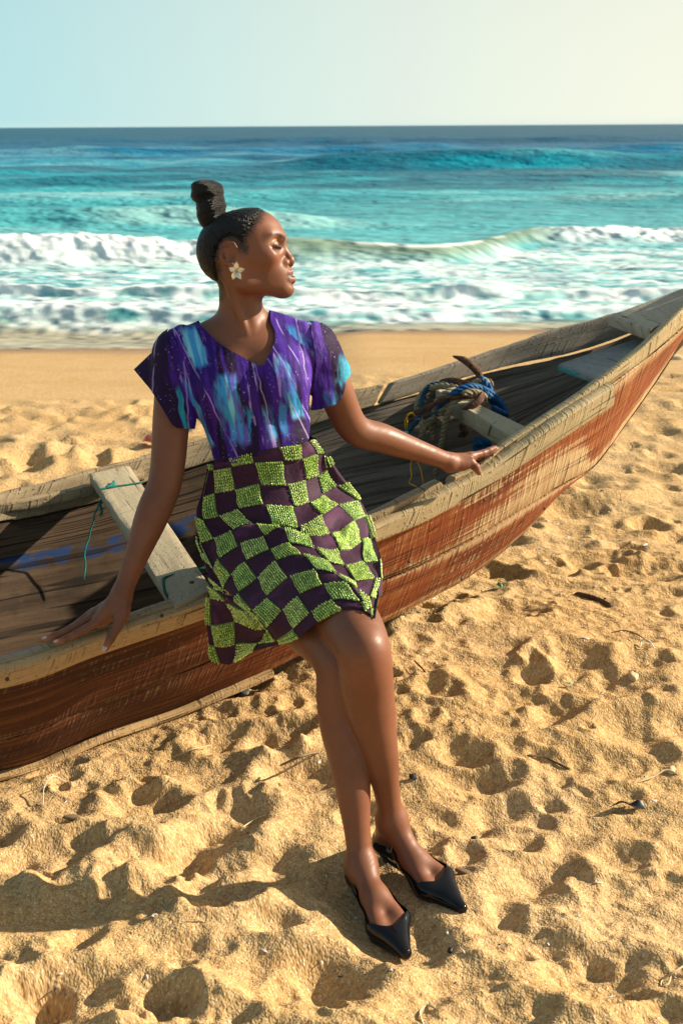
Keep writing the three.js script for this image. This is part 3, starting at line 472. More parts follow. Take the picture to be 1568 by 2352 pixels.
const cranium = [
  hell([0.0065, 0.025, 0], [0.0885, 0.0705, 0.069], 0.03),
  hell([0.044, 0.047, 0], [0.055, 0.0505, 0.058], 0.03),
  hell([-0.028, 0.0, 0], [0.053, 0.054, 0.058], 0.03),
];
const facePrims = [
  ...cranium,
  hell([0.058, -0.002, 0], [0.046, 0.062, 0.055], 0.03),                       // middle of the face
  hell([0.062, -0.042, 0], [0.050, 0.038, 0.045], 0.025),
  ...HZM((s) => hcap([0.012, -0.010, s * 0.052], [0.026, -0.056, s * 0.046], 0.017, 0.0145, 0.03)),   // ramus of the jaw
  ...HZM((s) => hcap([0.026, -0.056, s * 0.046], [0.100, -0.0700, s * 0.013], 0.0145, 0.0130, 0.025)), // body of the jaw
  hell([0.1075, -0.0710, 0], [0.0178, 0.0162, 0.020], 0.018),                   // chin
  hcap([0.022, -0.040, 0], [0.090, -0.061, 0], 0.032, 0.020, 0.02),
  ...HZM((s) => hell([0.068, 0.000, s * 0.046], [0.026, 0.015, 0.014], 0.022)),  // cheekbones
  ...HZM((s) => hcap([0.0935, 0.040, s * 0.011], [0.080, 0.043, s * 0.040], 0.0105, 0.0095, 0.018)),   // brow
  hell([0.090, -0.038, 0], [0.027, 0.026, 0.030], 0.018),                      // muzzle
];
const faceSubs = [
  ...HZM((s) => ell(P3([0.1045, 0.0265, s * 0.035]), [0.0205, 0.0130, 0.0185], 0.014)),   // eye sockets
  ell(P3([0.1320, -0.0605, 0]), [0.0095, 0.0060, 0.028], 0.006),                  // under the lower lip
];
const EX = -0.001;
const ear = (s) => node([
  ...Array.from({ length: 11 }, (_, i) => { const p = (t) => [EX - 0.0185 * Math.sin(t - 0.35) - 0.0045 * Math.cos(t - 0.35), 0.0075 + 0.0245 * Math.cos(t - 0.35) - 0.003 * Math.sin(t - 0.35), s * (0.0790 - 0.004 * Math.cos(t - 0.6) + 0.003 * Math.sin(t))], t0 = -0.85, dt = 4.5 / 11; return hcap(p(t0 + i * dt), p(t0 + (i + 1) * dt), 0.0036, 0.0036, 0.002); }),
  ell(P3([EX, 0.006, s * 0.0735]), [0.0165, 0.0240, 0.0052], 0.005),
  hcap([EX - 0.0105, 0.016, s * 0.0775], [EX - 0.0030, -0.009, s * 0.0785], 0.0032, 0.0036, 0.004),   // antihelix
  hcap([EX - 0.0095, 0.015, s * 0.0770], [EX + 0.0030, 0.019, s * 0.0755], 0.0028, 0.0025, 0.004),
  hcap([EX + 0.0155, 0.004, s * 0.0725], [EX + 0.0140, -0.005, s * 0.0755], 0.0042, 0.0045, 0.005),   // tragus
  hcap([EX + 0.002, -0.013, s * 0.076], [EX + 0.009, -0.013, s * 0.076], 0.0036, 0.0036, 0.004),   // antitragus
  hcap([EX + 0.006, -0.020, s * 0.0745], [EX + 0.010, -0.025, s * 0.0735], 0.0072, 0.0062, 0.006),  // lobe
], [], { kj: 0.006, frame: headFrame, subs: [ell(P3([EX + 0.0055, 0.0015, s * 0.0830]), [0.0075, 0.0105, 0.0080], 0.003)] });
const nose = node([
  hcap([0.1015, 0.022, 0], [0.1165, -0.004, 0], 0.0075, 0.0085, 0.008),
  hell([0.1185, -0.0100, 0], [0.0102, 0.0092, 0.0105], 0.007),
  ...HZM((s) => hell([0.1075, -0.0140, s * 0.0135], [0.0108, 0.0090, 0.0072], 0.0055)),
  hcap([0.121, -0.017, 0], [0.112, -0.0245, 0], 0.0045, 0.0042, 0.005),
], [], { kj: 0.0075, frame: headFrame, subs: HZM((s) => ell(P3([0.1150, -0.0215, s * 0.0115]), [0.0062, 0.0052, 0.0050], 0.002)) });
const lips = node([
  ...[-1, 1].flatMap((s) => [hcap([0.1180, -0.0338, s * 0.002], [0.1145, -0.0350, s * 0.011], 0.0066, 0.0060, 0.005), hcap([0.1145, -0.0350, s * 0.011], [0.1030, -0.0405, s * 0.0235], 0.0060, 0.0028, 0.004)]),
], [], { kj: 0.005, frame: headFrame });
const lowLip = node([
  ...[-1, 1].flatMap((s) => [hcap([0.1220, -0.0505, 0], [0.1160, -0.0490, s * 0.011], 0.0082, 0.0070, 0.005), hcap([0.1160, -0.0490, s * 0.011], [0.1030, -0.0435, s * 0.0225], 0.0068, 0.0026, 0.004)]),
], [], { kj: 0.005, frame: headFrame });
const lids = [1, -1].map((s) => node([
  ell(P3([0.0835, 0.0245, s * 0.0335]), [0.0152, 0.0130, 0.0165], 0.004),
], [], { kj: 0.005, frame: headFrame, subs: [] }));
const headNode = node(facePrims, [ear(1), ear(-1), nose, lips, lowLip, ...lids], { kj: 0.03, frame: headFrame, subs: faceSubs });
const craniumNode = node([...cranium, facePrims[3]], [], { frame: headFrame });

// torso and neck
const skullBase = hw(-0.012, -0.040, 0);
const neckPrims = [
  cap(hw(0.000, -0.035, 0), off(J.neck, -0.004, -0.015, 0), 0.0425, 0.049, 0.03),
  cap(hw(0.014, -0.070, 0), off(J.neck, 0.004, -0.02, 0.020), 0.028, 0.032, 0.03),
  cap(hw(-0.014, -0.045, 0.043), off(J.neck, 0.010, -0.046, 0.062), 0.0125, 0.0085, 0.007),        // the cord of the neck that the turned head pulls out
  cap(hw(0.026, -0.105, 0.012), off(J.neck, 0.018, -0.045, 0.055), 0.015, 0.009, 0.012),           // windpipe
];
const colR = off(J.shR, 0.03, 0.05, 0.03), colL = off(J.shL, -0.03, 0.045, 0.03), notch = off(J.neck, 0.012, -0.062, 0.058);
const torsoPrims = [
  E(J.chest, [0.128, 0.150, 0.088], 0.05),
  E(off(J.chest, 0, 0.075, -0.005), [0.135, 0.085, 0.075], 0.05),
  E(J.waist, [0.106, 0.120, 0.078], 0.05),
  E(off(J.pelvis, 0, 0.03, -0.02), [0.165, 0.12, 0.105], 0.05),
  E(off(J.pelvis, 0, 0, -0.04), [0.165, 0.085, 0.12], 0.05),
  E(off(J.chest, -0.062, 0.000, 0.070), [0.060, 0.060, 0.050], 0.045),
  E(off(J.chest, 0.064, 0.000, 0.070), [0.060, 0.060, 0.050], 0.045),
  cap(off(J.neck, -0.02, -0.014, -0.014), off(J.shR, 0.01, 0.016, -0.005), 0.034, 0.036, 0.045),
  cap(off(J.neck, 0.02, -0.036, -0.014), off(J.shL, -0.01, 0.012, -0.005), 0.032, 0.036, 0.045),
  cap(off(notch, -0.012), off(colR, -0.01), 0.0085, 0.009, 0.016), cap(off(notch, 0.012), off(colL, 0.01), 0.0085, 0.009, 0.016),   // collarbones
];
function limb(pts, radii, n, k = 0) { // one tapering tube through the joints, radii eased between them
  const c = new THREE.CatmullRomCurve3(pts, false, 'centripetal'), rc = new THREE.CatmullRomCurve3(radii.map((r, i) => V(i, r * 10, 0)), false, 'catmullrom', 0.35), out = []; let pp, pr;
  for (let i = 0; i <= n; i++) { const p = c.getPoint(i / n), r = rc.getPoint(i / n).y / 10; if (i) out.push(cap(pp, p, pr - 0.0004, r - 0.0004, k)); pp = p; pr = r; }
  return out;
}
const arm = (sh, el, wr, r) => limb([sh, sh.clone().lerp(el, 0.45), el, el.clone().lerp(wr, 0.28), el.clone().lerp(wr, 0.72), wr], r, 40);
const chain = (pts, rs, k = 0.004) => pts.slice(1).map((p, i) => cap(pts[i], p, rs[i], rs[i + 1], k));
const finger = (pts, rs, kj = 0.010) => node(chain(pts, rs), [], { kj });
const L3 = (l) => l.map((p) => at(...p));
// right hand, flat on the gunwale, fingers pointing along it, thumb over the outside
const RH = {
  index: L3([[222, 1430, 2.632], [177, 1455, 2.612], [152, 1467, 2.600], [131, 1476, 2.592]]),
  middle: L3([[208, 1420, 2.655], [160, 1446, 2.630], [127, 1460, 2.612], [104, 1469, 2.602]]),
  ring: L3([[206, 1412, 2.680], [165, 1442, 2.660], [137, 1457, 2.648], [116, 1466, 2.640]]),
  little: L3([[213, 1406, 2.702], [183, 1434, 2.690], [163, 1449, 2.682], [147, 1457, 2.676]]),
  thumb: L3([[283, 1398, 2.635], [272, 1437, 2.612], [255, 1466, 2.594], [243, 1489, 2.586]]),
};
const palmR = [cap(J.wrR, at(229, 1424, 2.64), 0.0215, 0.0150, 0.014), cap(at(277, 1376, 2.665), at(214, 1413, 2.672), 0.019, 0.0135, 0.014), cap(at(272, 1382, 2.685), at(219, 1407, 2.695), 0.017, 0.0125, 0.014), cap(at(281, 1378, 2.645), at(280, 1412, 2.63), 0.0195, 0.0155, 0.012), cap(at(262, 1402, 2.645), at(236, 1427, 2.65), 0.0160, 0.0135, 0.014)];
// left hand, gripping the gunwale further along
const LH = {
  index: L3([[1080, 1048, 3.112], [1108, 1041, 3.138], [1122, 1035, 3.152], [1135, 1029, 3.164]]),
  middle: L3([[1082, 1048, 3.135], [1112, 1042, 3.168], [1128, 1037, 3.184], [1140, 1031, 3.196]]),
  ring: L3([[1078, 1052, 3.155], [1103, 1052, 3.185], [1116, 1056, 3.196], [1122, 1062, 3.198]]),
  little: L3([[1072, 1056, 3.170], [1092, 1058, 3.195], [1102, 1063, 3.203], [1106, 1069, 3.203]]),
  thumb: L3([[1060, 1066, 3.085], [1080, 1061, 3.088], [1092, 1073, 3.084], [1099, 1085, 3.083]]),
};
const palmL = [cap(J.wrL, at(1078, 1053, 3.115), 0.0205, 0.0150, 0.014), cap(at(1034, 1063, 3.09), at(1076, 1056, 3.14), 0.018, 0.0135, 0.014), cap(at(1034, 1067, 3.10), at(1070, 1059, 3.16), 0.0165, 0.013, 0.014), cap(at(1034, 1070, 3.072), at(1066, 1066, 3.085), 0.0165, 0.0145, 0.012)];
const handNodes = (h) => [finger(h.index, [0.0100, 0.0088, 0.0080, 0.0066]), finger(h.middle, [0.0100, 0.0090, 0.0081, 0.0067]), finger(h.ring, [0.0094, 0.0084, 0.0076, 0.0064]), finger(h.little, [0.0082, 0.0073, 0.0066, 0.0057]), finger(h.thumb, [0.0150, 0.0112, 0.0100, 0.0076], 0.012)];
const armR = node([...arm(J.shR, J.elR, J.wrR, [0.048, 0.0425, 0.0385, 0.0385, 0.0265, 0.0215]), ...palmR], handNodes(RH), { kj: 0.03 });
const armL = node([...arm(J.shL, J.elL, J.wrL, [0.048, 0.0425, 0.0375, 0.0360, 0.0265, 0.0210]), ...palmL], handNodes(LH), { kj: 0.03 });
// legs; the left knee in front of the right, the right foot in front of the left
const shankFrontR = V(0.2, 0, 1).normalize();
const lerpP = (a, b, t) => a.clone().lerp(b, t);
function leg(hip, kn, an, calfOff, foot) {
  return node([
    ...limb([hip, lerpP(hip, kn, 0.55), kn.clone().add(V(0, 0, -0.004)), lerpP(kn, an, 0.28).add(calfOff.clone().multiplyScalar(0.45)), lerpP(kn, an, 0.6), lerpP(kn, an, 0.85), an], [0.082, 0.068, 0.0545, 0.0520, 0.0370, 0.0265, 0.0262], 72),
    cap(lerpP(kn, an, 0.15).add(calfOff), lerpP(kn, an, 0.36).add(calfOff), 0.030, 0.026, 0.035),                      // calf
    ell(kn.clone().add(V(0.006, 0.010, 0.024)), [0.026, 0.030, 0.024], 0.026),                                            // kneecap
    ...foot], [], { kj: 0.03 });
}
// feet: heel to toe
const FT = {
  R: { heel: at(822, 2052, 2.262).setY(0.022), toe: at(906, 2158, 2.075).setY(0.024), tip: at(931, 2193, 2.03).setY(0.008), an: J.anR },
  L: { heel: at(882, 1937, 2.345), toe: at(1002, 2052, 2.185), tip: at(1060, 2086, 2.155), an: J.anL },
};
function footFrame(f) { f.x = f.tip.clone().sub(f.heel); f.len = f.x.length(); f.x.normalize(); const toAn = f.an.clone().sub(f.heel); f.y = toAn.addScaledVector(f.x, -toAn.dot(f.x)).normalize(); f.z = f.x.clone().cross(f.y).normalize(); f.p = (x, y, z) => f.heel.clone().addScaledVector(f.x, x).addScaledVector(f.y, y).addScaledVector(f.z, z); f.l = (p) => { const q = p.clone().sub(f.heel); return [q.dot(f.x), q.dot(f.y), q.dot(f.z)]; }; }
footFrame(FT.R); footFrame(FT.L);
const footPrims = (f) => { const s = f.len / 0.24; return [
  cap(f.an, f.p(0.004, 0.018, 0), 0.027, 0.0235, 0.02),
  cap(f.an.clone().lerp(f.p(0.05, 0.05, 0), 0.3), f.p(0.10 * s, 0.028, 0.002), 0.0265, 0.0225, 0.025),
  cap(f.p(0.10 * s, 0.026, 0.006), f.p(0.165 * s, 0.012, 0.0245), 0.0215, 0.0160, 0.02),
  cap(f.p(0.10 * s, 0.024, -0.006), f.p(0.160 * s, 0.011, -0.0245), 0.0205, 0.0155, 0.02),
  cap(f.p(0.165 * s, 0.008, 0.014), f.p(0.205 * s, 0.006, 0.006), 0.0150, 0.0090, 0.015),
  cap(f.p(0.160 * s, 0.008, -0.014), f.p(0.20 * s, 0.006, -0.006), 0.0145, 0.0090, 0.015),
  cap(f.p(0.0, 0.006, 0), f.p(0.10 * s, 0.012, 0), 0.0215, 0.019, 0.02)]; };
const legR = leg(J.hipR, J.knR, J.anR, V(-0.006, 0, -0.024), footPrims(FT.R)), legL = leg(J.hipL, J.knL, J.anL, V(-0.010, 0, -0.024), footPrims(FT.L));
const headJoint = { ...headNode, kj: 0.02 };
const bodyRoot = node([...torsoPrims, ...neckPrims], [headJoint, armR, armL, legR, legL], {});
const torsoOnly = node([...torsoPrims], [], {});

const legsNode = node([...torsoPrims.slice(2, 5)], [legR, legL], {});
function pushOut(p, nd, m) { for (let k = 0; k < 3; k++) { const e = evalNode(nd, p.x, p.y, p.z); if (e >= m) break; const h = 0.002, g = V(evalNode(nd, p.x + h, p.y, p.z) - e, evalNode(nd, p.x, p.y + h, p.z) - e, evalNode(nd, p.x, p.y, p.z + h) - e).normalize(); p.addScaledVector(g, m - e + 0.0003); } return p; }
const HAIRLINE = smoothPoly([[0.0625, 0.0925], [0.057, 0.077], [0.0475, 0.064], [0.0385, 0.047], [0.0320, 0.034], [0.0335, 0.012], [0.0265, 0.014], [0.013, 0.036], [-0.014, 0.036], [-0.024, 0.020], [-0.031, -0.016], [-0.028, -0.050], [-0.036, -0.094], [-0.064, -0.088], [-0.115, -0.04], [-0.13, 0.05], [-0.07, 0.14], [0.02, 0.14], [0.055, 0.112]], 160);
const person = thing('person', 'person in purple top and green checked skirt sitting on the canoe rail, head turned aside', 'person', V(0, 0, 0));
{
  const m = surfaceNets(bodyRoot, ...(globalThis.BND || [[-0.70, -0.03, -3.30], [0.44, 1.36, -1.96]]), 0.0028, { eps: (x, y, z) => y > 1.11 ? 0.0012 : (x < -0.45 && y < 0.56) || (x > 0.20 && y > 0.55) ? 0.0014 : y < 0.14 ? 0.003 : y > 0.95 ? 0.0025 : 0.008 });
  const n = m.pos.length / 3, uv = new Float32Array(n * 2), colr = new Float32Array(n * 3);
  const tips = [...Object.values(RH), ...Object.values(LH)];
  const base = [0.172, 0.064, 0.0320], tipc = [0.26, 0.105, 0.058], dk = [0.055, 0.019, 0.010], lipc = [0.17, 0.070, 0.058];
  const knuckles = tips.flatMap((f) => [f[1], f[2]]);
    for (let i = 0; i < n; i++) {
    const x = m.pos[i * 3], y = m.pos[i * 3 + 1], z = m.pos[i * 3 + 2];
    uv[i * 2] = x + z * 0.73; uv[i * 2 + 1] = y + z * 0.41;
    const c = base.slice(), big = noise3(x * 14, y * 14, z * 14), fine = noise3(x * 160, y * 160, z * 160);
    const k = 0.80 + 0.22 * big + 0.10 * fine + 0.12 * noise3(x * 45, y * 45, z * 45); for (let q = 0; q < 3; q++) c[q] *= k;
    if (y < 0.62 && z > -2.55) { for (const kn of [J.knL, J.knR]) { const d = Math.hypot(x - kn.x - 0.012, y - kn.y + 0.012, z - kn.z - 0.05); mixc(c, dk, 0.0 * SM(0.055, 0.012, d + 0.02 * (big - 0.5))); } }
    if ((x < -0.45 && y < 0.55) || (x > 0.25 && y > 0.5)) {
      for (const f of tips) { const t = f[3]; const d = Math.hypot(x - t.x, y - t.y, z - t.z); mixc(c, tipc, 0.75 * SM(0.022, 0.008, d)); }
      for (const f of knuckles) { const d = Math.hypot(x - f.x, y - f.y, z - f.z); mixc(c, dk, 0.55 * SM(0.0125, 0.007, d) * SM(0.45, 0.7, noise3(x * 500, y * 500, z * 500) * 0.5 + 0.4)); }
    }
    if (y > 1.05) {
      const [hx, hy, hz] = hl(V(x, y, z)), az = Math.abs(hz);
      const hd = polyDist(HAIRLINE, hx, hy) + 0.010 * (noise3(x * 500, y * 500, z * 500) - 0.5) + 0.008 * (fine - 0.5); if (hy > -0.10) mixc(c, [0.012, 0.009, 0.009], 0.85 * SM(-0.013, 0.002, hd));
      // lips
      const seamY = -0.0432 + 1.2 * az * az;
      if (hx > 0.098 && hy < -0.026 && hy > -0.0605 && az < 0.0255) { const e = 1 - SM(0.0195, 0.0245, az); const top = SM(-0.0268 - 0.36 * az, -0.0285 - 0.36 * az, hy), bot = SM(-0.0590 + 0.40 * az, -0.0570 + 0.40 * az, hy); mixc(c, lipc, 0.9 * e * top * bot); mixc(c, [0.03, 0.012, 0.009], 0.95 * SM(0.0034, 0.0010, Math.abs(hy - seamY)) * e); }
      const bt = clamp((az - 0.012) / 0.044), by = 0.0385 + 0.0165 * Math.sin(bt * 2.0) - 0.0085 * bt;
      if (hx > 0.055 && az > 0.008 && az < 0.062 && hy > 0.03) mixc(c, [0.014, 0.009, 0.007], 0.92 * SM(0.0074 - 0.0042 * bt, 0.0030 - 0.0006 * bt, Math.abs(hy - by)) * SM(0.060, 0.050, az) * SM(0.008, 0.012, az) * (0.65 + 0.5 * noise3(x * 900, y * 300, z * 900)));
      if (hx > 0.068 && hy > 0.024 && hy < 0.044 && az > 0.016) mixc(c, [0.32, 0.18, 0.095], 0.6 * SM(0.070, 0.080, hx) * SM(0.042, 0.036, hy) * SM(0.024, 0.028, hy));
      if (hx > 0.080 && az > 0.016 && az < 0.050) mixc(c, [0.02, 0.012, 0.010], 0.9 * SM(0.0022, 0.0008, Math.abs(hy - (0.0195 + 0.18 * (az - 0.020)))));
    }
    for (let q = 0; q < 3; q++) colr[i * 3 + q] = c[q];
  }
  const g = geom(m.pos, m.idx, uv, m.nor, colr);
  const N = 512, pores = grey(N, N, (u, v) => 0.5 * tnoise(u * 128, v * 128, 128) + 0.35 * tnoise(u * 64 + 7, v * 64, 64) + 0.25 * hash2(Math.floor(u * N), Math.floor(v * N))); pores.repeat.set(1 / 0.16, 1 / 0.16);
  const rough = grey(N, N, (u, v) => 0.37 + 0.16 * tnoise(u * 90, v * 90, 90) + 0.12 * tnoise(u * 12, v * 12, 12)); rough.repeat.set(1 / 0.3, 1 / 0.3);
  const skin = std({ vertexColors: true, roughness: 1, roughnessMap: rough, specularIntensity: 0.95, ior: 1.42 });
  tag(mesh('body', g, skin, person), 'dark brown skin');
  // finger nails
  const nailMat = std({ color: col(0.50, 0.31, 0.25), roughness: 0.3, clearcoat: 0.4 });
  const fnail = (f, up, w, l) => { const d = f[3].clone().sub(f[2]).normalize(), u = up.clone().addScaledVector(d, -up.dot(d)).normalize(), s = d.clone().cross(u); const g2 = new THREE.SphereGeometry(1, 14, 10); g2.scale(l, 0.0016, w); const q = mesh('fingernail', g2, nailMat, person); q.quaternion.setFromRotationMatrix(new THREE.Matrix4().makeBasis(d, u, s)); q.position.copy(f[3]).addScaledVector(d, 0.0005).addScaledVector(u, 0.0064); };
  fnail(RH.index, V(0.1, 0.9, 0.45), 0.0042, 0.0062); fnail(RH.middle, V(0.1, 0.9, 0.35), 0.0042, 0.0062); fnail(RH.thumb, V(-0.25, 0.35, 0.9), 0.0060, 0.0078);
}

{ // lashes of the closed eyes
  const black = std({ color: col(0.008, 0.006, 0.006), roughness: 0.5 });
  for (const s of [1, -1]) {
    const gs = [];
    for (let k = 0; k < 32; k++) { const t = k / 31, a = -0.95 + 1.9 * t, c0 = Math.cos(a), z = s * (0.0335 + 0.0162 * Math.sin(a)), x0 = 0.0835 + 0.0146 * c0 + 0.0008, y0 = 0.0200 + 0.0045 * t * (s > 0 ? 1 : 1) + 0.0006 * Math.sin(k * 5);
      const out = [0.0085 * (0.75 + 0.5 * c0 * 0), -0.0035 - 0.001 * (k % 3), s * 0.0055 * (t - 0.3)], p0 = hw(x0 - 0.002, y0, z), p1 = hw(x0 + out[0] * 0.55, y0 + out[1] * 1.0, z + out[2] * 0.6), p2 = hw(x0 + out[0], y0 + out[1] * 0.8, z + out[2]);
      gs.push(tubeGeo([p0, p1, p2], (q) => 0.00110 * (1.1 - q), 5, 4)); }
    mesh('eyelashes', mergeGeometries(gs), black, person);
  }
}
// ------------------------------------------------------------------ hair, top, skirt, shoes
{
  const bunC = [-0.062, 0.10];
  const line = HAIRLINE;
  const m = surfaceNets(node([...cranium, ...neckPrims.slice(0, 0)], [], { frame: headFrame }), [-0.36, 1.05, -3.02], [-0.08, 1.36, -2.68], 0.0026, { eps: 0.001, extra: (x, y, z) => {
    const px = x - HO.x, py = y - HO.y, pz = z - HO.z, lx = px * HX.x + py * HX.y + pz * HX.z, ly = px * HY.x + py * HY.y + pz * HY.z;
    if (lx < -0.2 || lx > 0.2 || Math.abs(ly) > 0.2) return 0;
    const fr = noise3(x * 420, y * 420, z * 420) - 0.5, a = Math.atan2(ly - bunC[1], lx - bunC[0]);
    const d = polyDist(line, lx, ly) + 0.012 * fr + 0.004 * (noise2(a * 60, 3) - 0.5);
    return -0.0035 + 0.0070 * SM(-0.006, 0.014, d) + 0.0012 * (noise2(a * 70, (lx - ly) * 30) - 0.5) + 0.0008 * fr;
  } });
  const uv = []; for (let i = 0; i < m.pos.length / 3; i++) { const [lx, ly, lz] = hl(V(m.pos[i * 3], m.pos[i * 3 + 1], m.pos[i * 3 + 2])); const a = Math.atan2(Math.hypot(ly - bunC[1], lz) * Math.sign(lz || 1), lx - bunC[0]); uv.push(Math.atan2(lz, lx - bunC[0]) * 1.2 + Math.atan2(ly - 0.02, lx + 0.01) * 0.9, Math.hypot(lx - bunC[0], ly - bunC[1], lz) * 3); }
  const strands = grey(512, 512, (u, v) => 0.35 * tnoise(u * 128, v * 8, 128) + 0.4 * tnoise(u * 96, v * 128, 32) + 0.25 * tnoise(u * 160, v * 256, 32));
  const kink = texture(512, 512, (u, v, o) => { const k = tnoise(u * 160, v * 128, 32) * 0.6 + tnoise(u * 64, v * 12, 64) * 0.4; setc(o, [0.0045, 0.0042, 0.005]); mixc(o, [0.019, 0.016, 0.016], SM(0.45, 0.9, k)); });
  const hairMat = std({ map: kink, roughness: 0.42, bumpMap: strands, bumpScale: 0.0020, specularIntensity: 0.55 });
  const hair = tag(mesh('hair', geom(m.pos, m.idx, uv, m.nor), hairMat, person), 'black hair drawn tightly back');
  // top knot: wound bands, each a lumpy ring
  const wraps = [[-0.0555, 0.084, 0.0315, 0.0280, 0.25], [-0.0560, 0.1010, 0.0345, 0.0130, 0.34], [-0.0590, 0.1150, 0.0330, 0.0120, 0.30], [-0.0660, 0.1350, 0.0370, 0.0205, 0.14], [-0.0670, 0.1510, 0.0345, 0.0145, -0.05]];
  const b = surfaceNets(node(wraps.map(([x, y, r, hh, tilt]) => ell(P3([x, y, 0]), [r, hh, r * 0.95], 0.011, V(Math.cos(tilt), Math.sin(tilt), 0), V(-Math.sin(tilt), Math.cos(tilt), 0), V(0, 0, 1))), [], { frame: headFrame, subs: [ell(P3([-0.062, 0.130, 0.036]), [0.018, 0.006, 0.010], 0.006)] }), [-0.40, 1.20, -3.02], [-0.16, 1.46, -2.70], 0.0024, { eps: 0.001, extra: (x, y, z) => {
    const [lx, ly, lz] = hl(V(x, y, z)); const q = ly - lx * 0.25; return 0.0016 * (noise2(q * 900, Math.atan2(lz, lx + 0.06) * 2) - 0.5) + 0.0016 * (noise3(lx * 60, ly * 60, lz * 60) - 0.5); } });
  const uvb = []; for (let i = 0; i < b.pos.length / 3; i++) { const [lx, ly, lz] = hl(V(b.pos[i * 3], b.pos[i * 3 + 1], b.pos[i * 3 + 2])); uvb.push((ly - 0.22 * lx) * 16, Math.atan2(lz, lx + 0.06)); }
  mesh('hair_bun', geom(b.pos, b.idx, uvb, b.nor), hairMat, hair);
  // flyaway hairs
  seed = 5; const fl = []; for (let k = 0; k < 40; k++) { const t = rr(0, 1), e = mix(0.6, 4.2, t), r = [0.091 + 0.006, 0.0735 + 0.006], c0 = [0.004 + r[0] * Math.cos(e), 0.026 + r[1] * Math.sin(e)], w = rr(0.004, 0.011), z0 = rr(-0.01, 0.02); if (c0[1] < -0.04) continue;
    fl.push(tubeGeo([hw(c0[0] - 0.004 * Math.cos(e), c0[1] - 0.004 * Math.sin(e), z0), hw(c0[0] + w * 0.6 * Math.cos(e + 0.5), c0[1] + w * 0.6 * Math.sin(e + 0.5), z0 + 0.003), hw(c0[0] + w * Math.cos(e - 0.4), c0[1] + w * Math.sin(e - 0.4), z0)], 0.00016, 4, 3)); }
  mesh('stray_hairs', mergeGeometries(fl), hairMat, hair).userData.kind = 'stuff';
  // flower earring
  const gold = std({ color: col(0.83, 0.68, 0.42), metalness: 0.9, roughness: 0.22 }), pearl = std({ color: col(0.82, 0.74, 0.60), metalness: 0.25, roughness: 0.25, clearcoat: 0.6 });
  const eo = hw(0.0155, -0.031, 0.0805);
  const hubG = new THREE.SphereGeometry(0.0032, 12, 8); hubG.scale(1, 1, 0.7); const hub = mesh('earring', hubG, gold, person); hub.position.copy(eo); hub.quaternion.setFromRotationMatrix(new THREE.Matrix4().makeBasis(HX, HY, HZ)); tag(hub, 'gold flower earring with five pearly petals');
  [1.45, 0.22, -0.98, -1.95, 2.72].forEach((a, i) => {
    const L = [0.0195, 0.0190, 0.0190, 0.0185, 0.0160][i], rows = []; for (let j = 0; j <= 10; j++) { const t = j / 10, w = 0.0062 * Math.sin(Math.PI * Math.min(1, t * 0.98 + 0.06)) ** 0.8 * (1 - 0.25 * t) + 0.0002, row = []; for (let k = -3; k <= 3; k++) { const q = k / 3; row.push(V(0.0015 + t * L, q * w, 0.0015 + 0.004 * Math.sin(t * 2.4) + 0.0022 * q * q - 0.001 * t * (k % 2))); } rows.push(row); }
    const p = mesh('petal', gridGeo(rows), std({ color: i % 2 ? col(0.85, 0.72, 0.48) : col(0.82, 0.76, 0.66), metalness: 0.55, roughness: 0.2, side: THREE.DoubleSide }), hub); p.rotation.z = a; });
  for (let k = 0; k < 5; k++) { const a = k * 1.2566 + 0.7, p = mesh('stamen', tubeGeo([V(0, 0, 0.001), V(0.004 * Math.cos(a), 0.004 * Math.sin(a), 0.006), V(0.0075 * Math.cos(a), 0.0075 * Math.sin(a), 0.0065)], 0.0008, 6, 5), gold, hub); }
}
